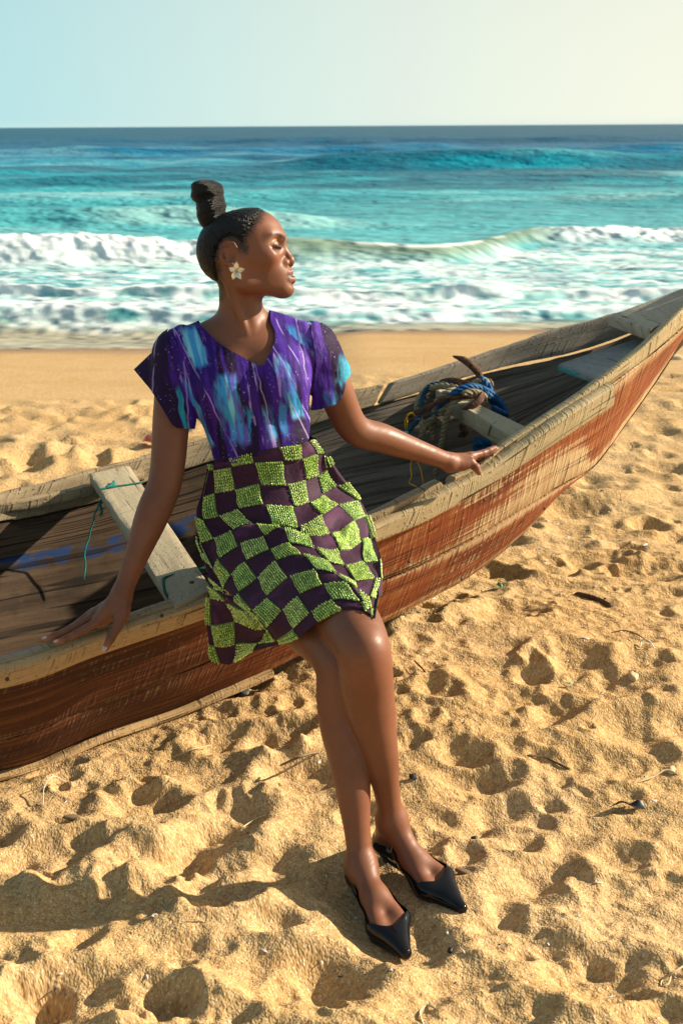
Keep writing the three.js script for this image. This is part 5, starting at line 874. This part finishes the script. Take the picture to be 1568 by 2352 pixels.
function buildSea() {
  const X = [], Z = []; let s = 0.11;
  for (let x = -6; x <= 6; x += 0.04) X.push(x); s = 0.04; for (let x = 6; x < 9000;) { s *= 1.16; x += s; X.push(x); X.unshift(-x); }
  for (let f = 11.3; f < 21; f += 0.036) Z.push(f); s = 0.05; for (let f = 21; f < 16000;) { s *= f < 200 ? 1.012 : 1.08; f += s; Z.push(f); }
  const W = X.length, H = Z.length, pos = [], uv = [], idx = [], colr = [];
  const streak = (x, f) => 0.6 * fbm(x * 0.035 + 5, f * 0.11, 3) + 0.4 * fbm(x * 0.22, f * 0.75 + 3, 3);
  for (const f of Z) for (const x of X) {
    const near = f < 260 && Math.abs(x) < 120; const fs = f - 0.24 * Math.max(0, -x) * SM(17, 13.5, f), [h, fo, face] = near ? surf(x, fs) : [0, 0, 0];
    let y = SEA + h; const sf = shoreF(x); if (fs < sf + 0.9) y = mix(sandBase(x, -f) + 0.012 - 0.10 * SM(11.5, 11.3, f), y, SM(0.0, 0.9, fs - sf));
    if (f > 19.5) y += Math.min(0.34, f * 0.0045) * SM(19.5, 26, f) * (noise2(x * 0.33 + f * 0.02, f * 0.5) + 0.6 * noise2(x * 0.13, f * 0.16 + 9) - 0.8) * SM(900, 200, f);
    pos.push(x, y, -f); uv.push(x, f);
    const t = Math.log(f / 10) , depth = SM(13, 75, f);
    const c = [mix(0.085, 0.004, SM(14, 60, f)), mix(0.36, 0.10, SM(18, 120, f)), mix(0.40, 0.19, SM(18, 170, f))];
    mixc(c, [0.36, 0.58, 0.56], 0.55 * SM(0.52, 0.72, fbm(x * 0.10 + 7, f * 0.55 + 0.3 * fbm(x * .3, f * .4, 2), 4)) * SM(90, 30, f));
    mixc(c, [0.17, 0.22, 0.14], face * 0.8); mixc(c, [0.36, 0.31, 0.215], SM(12.75, 12.2, fs) * 0.9);
    const st = streak(x, f); mixc(c, [0.003, 0.050, 0.110], SM(0.46, 0.62, st) * 0.7 * SM(20, 45, f)); mixc(c, [0.20, 0.45, 0.50], SM(0.46, 0.36, st) * 0.5 * SM(19, 26, f) * SM(170, 60, f)); mixc(c, [0.005, 0.072, 0.125], 0.8 * SM(50, 200, f));
    mixc(c, [0.80, 0.84, 0.85], fo * (0.86 + 0.14 * fbm(x * 5, f * 6, 3)) * SM(11.5, 11.9, fs));
    colr.push(...c);
  }
  for (let j = 0; j < H - 1; j++) for (let i = 0; i < W - 1; i++) { const a = j * W + i; idx.push(a, a + 1, a + W, a + 1, a + W + 1, a + W); }
  const bump = grey(1024, 1024, (u, v) => 0.42 * tnoise(u * 10, v * 20, 10) + 0.3 * tnoise(u * 24, v * 48, 24) + 0.18 * tnoise(u * 56, v * 112, 56) + 0.10 * tnoise(u * 120, v * 240, 120)); bump.repeat.set(1 / 14, 1 / 14);
  const m = mesh('sea', geom(pos, idx, uv, null, colr), std({ vertexColors: true, roughness: 0.36, specularIntensity: 0.12, bumpMap: bump, bumpScale: 0.30 })); tag(m, 'turquoise sea with breaking waves, foam and a dark blue horizon', null, null, 'structure');
}
buildSea();
// ------------------------------------------------------------------ ropes, anchor, twine on the canoe
function onPlane(px, py, a, b, c, lift = 0) { const n = b.clone().sub(a).cross(c.clone().sub(a)).normalize(); if (n.y < 0) n.negate(); const o = camera.position, d = at(px, py, 1).sub(o), t = a.clone().sub(o).dot(n) / d.dot(n); return o.clone().addScaledVector(d, t).addScaledVector(n, lift); }
const T1 = [at(206, 1088, 3.62), at(298, 1069, 3.70), at(402, 1392, 2.735)], T2 = [at(1000, 896, 3.98), at(1016, 889, 4.08), at(1186, 1010, 3.24)];
// a laid rope: three strands wound round a path
function rope(pts, r0, seg, frayed = 0, sd = 1) { const r = r0 * 0.85;
  const c = new THREE.CatmullRomCurve3(pts, false, 'centripetal'), L = c.getLength(), n = Math.max(seg, Math.round(L / (r * 0.8))), fr = c.computeFrenetFrames(n, false), gs = [];
  for (let s = 0; s < 3; s++) { const q = []; for (let i = 0; i <= n; i++) { const a = i / n * L / (r * 5.2) * 2 * Math.PI + s * 2.0944, p = c.getPointAt(i / n); p.addScaledVector(fr.normals[i], Math.cos(a) * r * 0.52).addScaledVector(fr.binormals[i], Math.sin(a) * r * 0.52); q.push(p); } gs.push(capped(q, (t) => r * 0.56 * (1 + 0.12 * (noise2(t * 60, s + sd) - 0.5)), n, 6)); }
  if (frayed) { seed = sd * 31; for (let k = 0; k < frayed; k++) { const t = rnd(), p = c.getPointAt(t), d = V(rr(-1, 1), rr(-1, 0.6), rr(-1, 1)).normalize(), w = r * rr(1.1, 2.2); gs.push(tubeGeo([p.clone().addScaledVector(d, r * 0.5), p.clone().addScaledVector(d, w * 0.8).add(V(0, -0.001, 0)), p.clone().addScaledVector(d, w).add(V(rr(-1, 1) * .004, -0.004, rr(-1, 1) * 0.003))], 0.00035, 3, 3)); } }
  return mergeGeometries(gs);
}
const Z1 = (l) => l.map(([x, y, f]) => at(x * 0.2563 + 861, y * 0.2563 + 775, f));
{
  const fibre = (a, b, rough) => std({ map: texture(128, 128, (u, v, o) => { setc(o, a); mixc(o, b, tnoise(u * 16, v * 16, 16) * 0.6 + 0.4 * hash2(Math.floor(u * 128), Math.floor(v * 128))); }), roughness: rough, specularIntensity: 0.3 });
  const blue = fibre([0.006, 0.045, 0.15], [0.016, 0.13, 0.30], 0.6), sisal = fibre([0.17, 0.135, 0.08], [0.38, 0.32, 0.21], 0.95), tealM = fibre([0.004, 0.10, 0.09], [0.012, 0.24, 0.20], 0.6), navy = fibre([0.006, 0.03, 0.06], [0.015, 0.08, 0.12], 0.7), yel = fibre([0.55, 0.26, 0.01], [0.85, 0.48, 0.02], 0.5), rust = std({ map: texture(256, 256, (u, v, o) => { setc(o, [0.075, 0.030, 0.017]); mixc(o, [0.19, 0.080, 0.036], SM(0.4, 0.75, tnoise(u * 12, v * 24, 12) * 0.6 + tnoise(u * 32, v * 64, 32) * 0.4)); mixc(o, [0.025, 0.014, 0.010], SM(0.7, 0.9, tnoise(u * 18 + 4, v * 18, 18))); }), bumpMap: grey(256, 256, (u, v) => tnoise(u * 32, v * 64, 32)), bumpScale: 0.002, roughness: 0.9 });
  const R1 = thing('blue_rope', 'thick blue rope looped over the far end of the beam by the anchor', 'rope');
  mesh('strand_loop', rope(Z1([[575, 690, 3.80], [585, 610, 3.72], [660, 535, 3.70], [760, 465, 3.70], [880, 440, 3.72], [990, 475, 3.76], [1080, 540, 3.80], [1150, 620, 3.82], [1180, 690, 3.83]]), 0.0125, 60, 0, 2), blue, R1);
  mesh('strand_loop', rope(Z1([[910, 372, 3.86], [960, 375, 3.84], [1010, 430, 3.82], [1030, 475, 3.82], [1010, 520, 3.78], [1060, 590, 3.80], [1140, 670, 3.82]]), 0.0115, 50, 0, 3), blue, R1);
  mesh('strand_loop', rope(Z1([[985, 500, 3.74], [1060, 555, 3.78], [1130, 610, 3.80], [1170, 680, 3.80], [1120, 670, 3.72], [1040, 620, 3.70]]), 0.0115, 50, 0, 4), blue, R1);
  mesh('strand_loop', rope(Z1([[900, 960, 3.75], [930, 930, 3.72], [980, 935, 3.70], [1000, 965, 3.72], [950, 990, 3.74], [910, 985, 3.76], [930, 1010, 3.80]]), 0.016, 40, 0, 5), blue, R1);
  const R2 = thing('sisal_rope', 'frayed beige rope wound round the beam with a knot and hanging ends', 'rope');
  mesh('strand_loop', rope(Z1([[405, 740, 3.86], [378, 640, 3.88], [395, 550, 3.90], [450, 480, 3.92], [560, 440, 3.90], [660, 440, 3.88], [750, 460, 3.86]]), 0.0125, 60, 60, 6), sisal, R2);
  mesh('strand_loop', rope(Z1([[565, 700, 3.84], [540, 640, 3.80], [580, 540, 3.76], [660, 490, 3.76], [740, 480, 3.80]]), 0.0130, 60, 50, 7), sisal, R2);
  mesh('strand_loop', rope(Z1([[590, 690, 3.74], [610, 640, 3.72], [700, 570, 3.71], [790, 520, 3.72], [880, 500, 3.74], [975, 525, 3.76]]), 0.0145, 60, 130, 8), sisal, R2);
  mesh('strand_loop', rope(Z1([[780, 510, 3.69], [850, 490, 3.70], [930, 500, 3.72], [985, 540, 3.74]]), 0.0120, 40, 90, 9), sisal, R2);
  mesh('strand_loop', rope(Z1([[870, 430, 3.84], [940, 390, 3.84], [1010, 400, 3.84], [1035, 440, 3.84]]), 0.0140, 40, 50, 10), sisal, R2);
  mesh('hanging_end', rope(Z1([[730, 560, 3.70], [680, 620, 3.695], [650, 690, 3.70], [625, 800, 3.72], [608, 900, 3.74], [580, 1000, 3.76], [560, 1120, 3.78], [535, 1250, 3.80]]), 0.0115, 60, 120, 11), sisal, R2);
  mesh('knot', rope(Z1([[405, 720, 3.84], [430, 780, 3.82], [480, 760, 3.80], [520, 735, 3.80], [545, 770, 3.80], [510, 810, 3.79], [470, 780, 3.78], [500, 745, 3.78], [560, 760, 3.80], [600, 800, 3.80]]), 0.0125, 60, 60, 12), sisal, R2);
  mesh('hanging_end', rope(Z1([[480, 790, 3.79], [445, 825, 3.79], [428, 850, 3.80], [450, 860, 3.80]]), 0.0105, 30, 20, 13), sisal, R2);
  mesh('hanging_end', rope(Z1([[505, 790, 3.78], [520, 850, 3.79], [518, 912, 3.80]]), 0.0105, 30, 30, 14), sisal, R2);
  tag(mesh('dark_rope', rope(Z1([[720, 430, 3.90], [600, 412, 3.92], [500, 430, 3.92], [445, 490, 3.90], [415, 600, 3.86], [395, 700, 3.80], [340, 790, 3.72], [220, 895, 3.62], [120, 960, 3.60]]), 0.0095, 70, 0, 15), navy), 'thinner dark blue rope running down from the rope bundle towards the arm', 'rope');
  const A = thing('grapnel_anchor', 'rusty grapnel anchor with curved flukes lashed to the beam under the ropes', 'anchor');
  mesh('shank', capped(Z1([[960, 520, 3.78], [820, 530, 3.72], [640, 545, 3.69], [500, 615, 3.70], [380, 668, 3.72], [280, 722, 3.74]]), 0.0085, 40, 8), rust, A);
  const fluke = (l) => mesh('fluke', capped(Z1(l), (t) => mix(0.0085, 0.0120, Math.sin(t * Math.PI)) * (1 - 0.55 * SM(0.7, 1, t)), 30, 8), rust, A);
  fluke([[945, 420, 3.84], [935, 345, 3.85], [880, 270, 3.86], [800, 205, 3.87], [690, 165, 3.88]]); fluke([[900, 445, 3.84], [820, 420, 3.88], [700, 392, 3.92], [575, 385, 3.95]]); fluke([[960, 500, 3.72], [940, 550, 3.68], [880, 605, 3.665], [775, 645, 3.66]]); fluke([[760, 780, 3.86], [800, 850, 3.84], [740, 890, 3.84]]);
  // yellow line
  const y = thing('yellow_string', 'bright yellow string tied to the anchor shank, hanging down into the hull', 'string');
  mesh('cord', tubeGeo(Z1([[285, 722, 3.73], [300, 690, 3.72], [335, 678, 3.72], [360, 700, 3.72]]), 0.0035, 24, 6), yel, y);
  mesh('cord', tubeGeo(Z1([[295, 715, 3.725], [268, 745, 3.72], [270, 800, 3.72], [290, 860, 3.72], [320, 940, 3.72], [335, 1050, 3.72], [318, 1160, 3.70], [325, 1250, 3.68], [305, 1300, 3.68], [375, 1340, 3.66]]), 0.0019, 60, 5), yel, y);
  mesh('cord', tubeGeo(Z1([[290, 715, 3.722], [285, 780, 3.72], [295, 850, 3.72], [275, 915, 3.72], [300, 980, 3.72], [400, 1160, 3.70], [425, 1270, 3.68], [432, 1315, 3.68]]), 0.0019, 60, 5), yel, y);
  // teal twine lashings
  const tw1 = thing('green_twine', 'green twine tied round the seat board near the far rail, end dangling into the hull', 'twine');
  const p3 = (l, lift) => l.map(([x, yy]) => onPlane(x * 0.3295, yy * 0.3295 + 1004.5, ...T1, lift));
  mesh('lashing', rope(p3([[690, 372], [740, 362], [800, 352], [900, 338], [990, 325]], 0.004), 0.0032, 30, 0, 16), tealM, tw1);
  mesh('frayed_end', rope(p3([[740, 362], [775, 350], [790, 335], [798, 318]], 0.006), 0.005, 16, 40, 17), tealM, tw1);
  const D3 = (l) => l.map(([x, yy, f]) => at(x * 0.3295, yy * 0.3295 + 1004.5, f));
  mesh('dangling_end', rope(D3([[690, 375, 3.50], [712, 410, 3.50], [715, 440, 3.50], [690, 475, 3.50], [660, 540, 3.50], [652, 590, 3.50], [630, 650, 3.50], [622, 700, 3.50], [600, 760, 3.49], [590, 820, 3.48], [597, 890, 3.47], [585, 990, 3.45]]), 0.0030, 60, 30, 18), tealM, tw1);
  mesh('frayed_end', rope(D3([[705, 430, 3.49], [700, 470, 3.49], [712, 510, 3.49], [700, 545, 3.49]]), 0.0045, 16, 60, 19), tealM, tw1);
  const tw2 = thing('green_twine', 'dark green twine tied round the seat board beside the skirt', 'twine');
  mesh('lashing', rope([...p3([[1490, 903], [1445, 915], [1290, 955], [1200, 975], [1150, 990]], 0.004), ...D3([[1142, 1010, 2.82], [1150, 1070, 2.80], [1178, 1130, 2.79]])], 0.0042, 40, 0, 20), fibre([0.004, 0.05, 0.04], [0.01, 0.14, 0.11], 0.6), tw2);
  const p2 = (l, lift) => l.map(([x, yy]) => onPlane(x * 0.2563 + 861, yy * 0.2563 + 775, ...T2, lift));
  tag(mesh('teal_cord', tubeGeo([...p2([[1245, 735], [1180, 752], [1062, 778]], 0.003), ...Z1([[1035, 800, 3.44], [1015, 860, 3.46], [1012, 930, 3.50]])], 0.0020, 30, 6), tealM), 'thin teal cord tied round the beam near the gripping hand', 'cord');
}
// ------------------------------------------------------------------ things washed up on the sand
function onSand(px, py) { let p = atH(px, py, 0.05); for (let k = 0; k < 6; k++) p = atH(px, py, sandH(p.x, p.z)); return p; }
{
  const straw = std({ color: col(0.55, 0.43, 0.25), roughness: 0.8 }), twigM = std({ color: col(0.09, 0.055, 0.03), roughness: 0.9, bumpMap: WOOD.dark.bumpMap, bumpScale: 0.002 }), shellM = std({ color: col(0.66, 0.56, 0.44), roughness: 0.5 }), black = std({ color: col(0.012, 0.012, 0.014), roughness: 0.6 }), barkM = std({ ...woodTex([0.20, 0.13, 0.07], [0.33, 0.23, 0.13], [0.03, 0.02, 0.012], 0.2, 97), roughness: 0.9 });
  const stem = (label, cat, pts, r, m, name) => tag(mesh(name, capped(pts.map(([x, y, up]) => onSand(x, y).add(V(0, (up ?? 0) + r * 0.5, 0))), (t) => r * (1 + 0.3 * (noise2(t * 9, pts[0][0]) - 0.5)), 24, 6), m), label, cat);
  stem('pale curled straw lying at the bottom edge below the shoes', 'straw', [[1002, 2318], [980, 2310], [966, 2322], [968, 2345], [982, 2375]], 0.0022, straw, 'straw');
  stem('pale looped grass stem at the lower right edge of the sand', 'straw', [[1580, 2222, .01], [1545, 2243, .008], [1520, 2252], [1518, 2266], [1532, 2262], [1540, 2248, .006]], 0.0018, straw, 'straw');
  stem('short brown twig standing out of the sand right of the knee', 'twig', [[950, 1527, .012], [972, 1543, .004], [984, 1558]], 0.0022, twigM, 'twig');
  stem('white plastic loop beside the short brown twig', 'loop', [[962, 1560], [955, 1549, .01], [968, 1552], [985, 1556, .006], [992, 1566], [978, 1568]], 0.0014, shellM, 'plastic_loop');
  stem('dark driftwood stick half buried in sand, up the beach from the dark plastic scrap', 'stick', [[1318, 1364, -.003], [1345, 1372], [1372, 1380], [1404, 1394, -.003]], 0.008, twigM, 'driftwood_stick');
  stem('thin reddish stalk arching over the sand below the driftwood stick', 'stalk', [[1400, 1459, .006], [1430, 1458, .012], [1462, 1466, .010], [1492, 1478]], 0.0018, std({ color: col(0.17, 0.075, 0.03), roughness: 0.8 }), 'dry_stalk');
  stem('small cream wire loop on the sand right of the dry stalk', 'loop', [[1468, 1488], [1474, 1480, .012], [1490, 1484, .012], [1502, 1494], [1484, 1494]], 0.0020, std({ color: col(0.55, 0.62, 0.55), roughness: 0.5 }), 'plastic_loop');
  stem('straight straw lying in the hollow between the hull and the front foot', 'straw', [[555, 1902], [585, 1887, .004], [612, 1872]], 0.0016, straw, 'straw');
  stem('fine straw lying right under the hull at the left', 'straw', [[415, 2122 - 0], [440, 2114, .003], [470, 2118]], 0.0012, straw, 'straw');
  stem('long thin straw on the sand below the canoe, left of the black lump', 'straw', [[397, 1740], [440, 1726, .004], [486, 1712]], 0.0014, straw, 'straw');
  stem('curved white fibre standing on the sand below the left end of the hull', 'fibre', [[100, 1850, .0], [104, 1826, .02], [122, 1806, .025], [152, 1796]], 0.0010, shellM, 'white_fibre');
  stem('bent pale reed on the sand at the right, beside a ragged pale husk', 'reed', [[1462, 1798], [1500, 1790, .006], [1530, 1778, .01], [1560, 1782]], 0.0022, straw, 'reed');
  stem('thin crooked twig on the trodden sand below the pale reed', 'twig', [[1210, 1735], [1250, 1746, .005], [1290, 1762, .003], [1310, 1768]], 0.0026, twigM, 'twig');
  stem('straw bent across the hollow left of the shins', 'straw', [[640, 1765, .004], [690, 1748, .010], [742, 1734, .008]], 0.0030, barkM, 'straw');
  // scraps, bark and stones
  const lump = (label, cat, name, px, py, s, m, flat = 0.6) => { const g = new THREE.IcosahedronGeometry(1, 3), p = g.attributes.position; for (let i = 0; i < p.count; i++) { const v = V(p.getX(i), p.getY(i), p.getZ(i)), k = 0.75 + 0.55 * noise3(v.x * 1.7 + px, v.y * 1.7, v.z * 1.7 + py); p.setXYZ(i, v.x * k * s[0], v.y * k * s[1], v.z * k * s[2]); } const h = mergeVertices(g.deleteAttribute ? (g.deleteAttribute('uv'), g.deleteAttribute('normal'), g) : g, 1e-5); h.computeVertexNormals(); const o = tag(mesh(name, h, m), label, cat); o.position.copy(onSand(px, py)).add(V(0, s[1] * flat * 0.6, 0)); o.rotation.y = px; return o; };
  lump('black lump half buried against the hull, under the skirt', 'lump', 'black_lump', 556, 1597, [0.020, 0.014, 0.014], black);
  lump('small black pebble on the sand right of the front shoe', 'pebble', 'pebble', 1034, 2120 + 66 - 0, [0.0065, 0.006, 0.0065], black);
  lump('dark pebble on the sand beyond the rear shoe toe', 'pebble', 'pebble', 1089, 1929 + 0, [0.008, 0.006, 0.007], black);
  lump('bleached chunk of coral on the sand just below the bow', 'coral', 'coral_chunk', 1549, 826, [0.060, 0.024, 0.030], std({ color: col(0.46, 0.38, 0.26), roughness: 0.9 }));
  lump('brown chip of bark right of the rear shoe', 'bark', 'bark_chip', 1066, 2006, [0.008, 0.005, 0.022], barkM);
  lump('pale dry husk on the upper right sand', 'husk', 'husk', 1453, 1557, [0.020, 0.010, 0.012], straw);
  lump('small pale husk next to the bent reed', 'husk', 'husk', 1540, 1773, [0.012, 0.010, 0.010], straw);
  lump('dark crumb of wood left of the front foot', 'wood chip', 'wood_chip', 948, 1785 + 0, [0.011, 0.005, 0.009], black);
  lump('bit of pale bark sticking out of the sand at the lower left', 'bark', 'bark_chip', 168, 1880, [0.009, 0.006, 0.024], barkM);
  const scrap = (label, name, px, py, pts, m, tilt) => { const rows = [], n = 8; for (let j = 0; j <= n; j++) { const row = []; for (let i = 0; i <= n; i++) { const u = i / n, v = j / n, a = pts; const x = mix(mix(a[0][0], a[1][0], u), mix(a[3][0], a[2][0], u), v), z = mix(mix(a[0][1], a[1][1], u), mix(a[3][1], a[2][1], u), v); row.push(V(x, 0.006 + tilt * (0.5 + 0.5 * Math.sin(u * 5 + v * 3)) * Math.sin(u * Math.PI), z)); } rows.push(row); } const o = tag(mesh(name, gridGeo(rows), m), label, 'scrap'); o.position.copy(onSand(px, py)); return o; };
  scrap('crumpled black plastic scrap on the right-hand sand', 'plastic_scrap', 1438, 1858, [[-0.045, 0.006], [0.035, 0.012], [0.042, -0.010], [-0.012, -0.014]], std({ color: col(0.014, 0.014, 0.016), roughness: 0.5, side: THREE.DoubleSide }), 0.022);
  scrap('tiny green plastic shred on the sand under the bow', 'plastic_scrap', 1146, 1352, [[-0.012, 0.006], [0.008, 0.008], [0.010, -0.006], [-0.008, -0.008]], std({ color: col(0.02, 0.30, 0.18), roughness: 0.5, side: THREE.DoubleSide }), 0.02);
  scrap('tiny turquoise plastic shred right of the knee', 'plastic_scrap', 1303, 1576, [[-0.012, 0.004], [0.010, 0.004], [0.012, -0.004], [-0.008, -0.004]], std({ color: col(0.10, 0.45, 0.42), roughness: 0.5, side: THREE.DoubleSide }), 0.008);
  scrap('tiny blue plastic shred in the lower left sand', 'plastic_scrap', 300, 1990, [[-0.014, 0.004], [0.010, 0.004], [0.014, -0.003], [-0.008, -0.004]], std({ color: col(0.03, 0.18, 0.28), roughness: 0.5, side: THREE.DoubleSide }), 0.006);
  { const o = scrap('pink wrapper on the sand just behind the raised arm', 'plastic_wrapper', 349, 1022, [[-0.05, 0.03], [0.05, 0.03], [0.05, -0.03], [-0.05, -0.03]], std({ color: col(0.62, 0.24, 0.38), roughness: 0.4, side: THREE.DoubleSide }), 0.06); }
  const shell = (label, px, py, s, turn) => { const rows = []; for (let j = 0; j <= 8; j++) { const row = []; for (let i = 0; i <= 16; i++) { const t = j / 8, a = (i / 16 - 0.5) * 2.5, r = t * (1 + 0.03 * Math.cos(i * 3.14)); row.push(V(Math.sin(a) * r, 0.55 * Math.sin(Math.min(1, t * 1.05) * Math.PI * 0.5) * (1 - t * t * 0.75) , -Math.cos(a) * r)); } rows.push(row); } const o = tag(mesh('shell', gridGeo(rows), std({ color: col(0.62, 0.53, 0.43), roughness: 0.45, side: THREE.DoubleSide })), label, 'shell'); o.scale.setScalar(s); o.position.copy(onSand(px, py)).add(V(0, -0.001, 0)); o.rotation.set(0.15, turn, 0.1); return o; };
  shell('small white shell on the sand beneath the front shoe', 902, 2228 + 0, 0.007, 0.6); shell('small white shell on the bare sand below the rear shoe', 1030, 2102 + 40, 0.006, 2); shell('white shell fragment in the sand left of the shins', 737, 1752, 0.011, 1.1); shell('broken white shell by the foot of the hull, left of the black lump', 640 - 118, 1652, 0.010, 4);
  shell('little white shell near the black plastic scrap', 1500, 1848 - 12, 0.008, 3); shell('small pale shell in the bottom right sand', 1252, 2166 + 0, 0.009, 5); shell('pale shell sliver on the lower left sand', 355, 2105, 0.008, 0.4);
  // countless chips of shell and straw
  seed = 321; const chip = [], cv = [];
  for (let k = 0; k < 550; k++) { const f = rr(1.6, 6), x = rr(-0.36, 0.36) * f, s = rr(0.0012, 0.0040) * (f > 3 ? 1.6 : 1), long = rnd() > 0.7 ? 3.5 : 1.2, g = new THREE.OctahedronGeometry(1, 0), p = g.attributes.position; g.scale(s * long, s * 0.5, s); g.rotateY(rr(0, 6)); g.rotateZ(rr(-0.3, 0.3)); g.translate(x, sandH(x, -f) + s * 0.3, -f); g.deleteAttribute('uv'); const c = rnd() < 0.25 ? [0.02, 0.018, 0.015] : rnd() < 0.6 ? [0.62, 0.55, 0.46] : [0.35, 0.24, 0.13]; g.setAttribute('color', new THREE.Float32BufferAttribute(Array.from({ length: p.count * 3 }, (_, i) => c[i % 3]), 3)); chip.push(g); }
  tag(mesh('shell_grit', mergeGeometries(chip), std({ vertexColors: true, roughness: 0.7 })), 'scattered chips of shell, straw and black grit', null, null, 'stuff');
}
buildSand();
renderer.render(scene, camera);
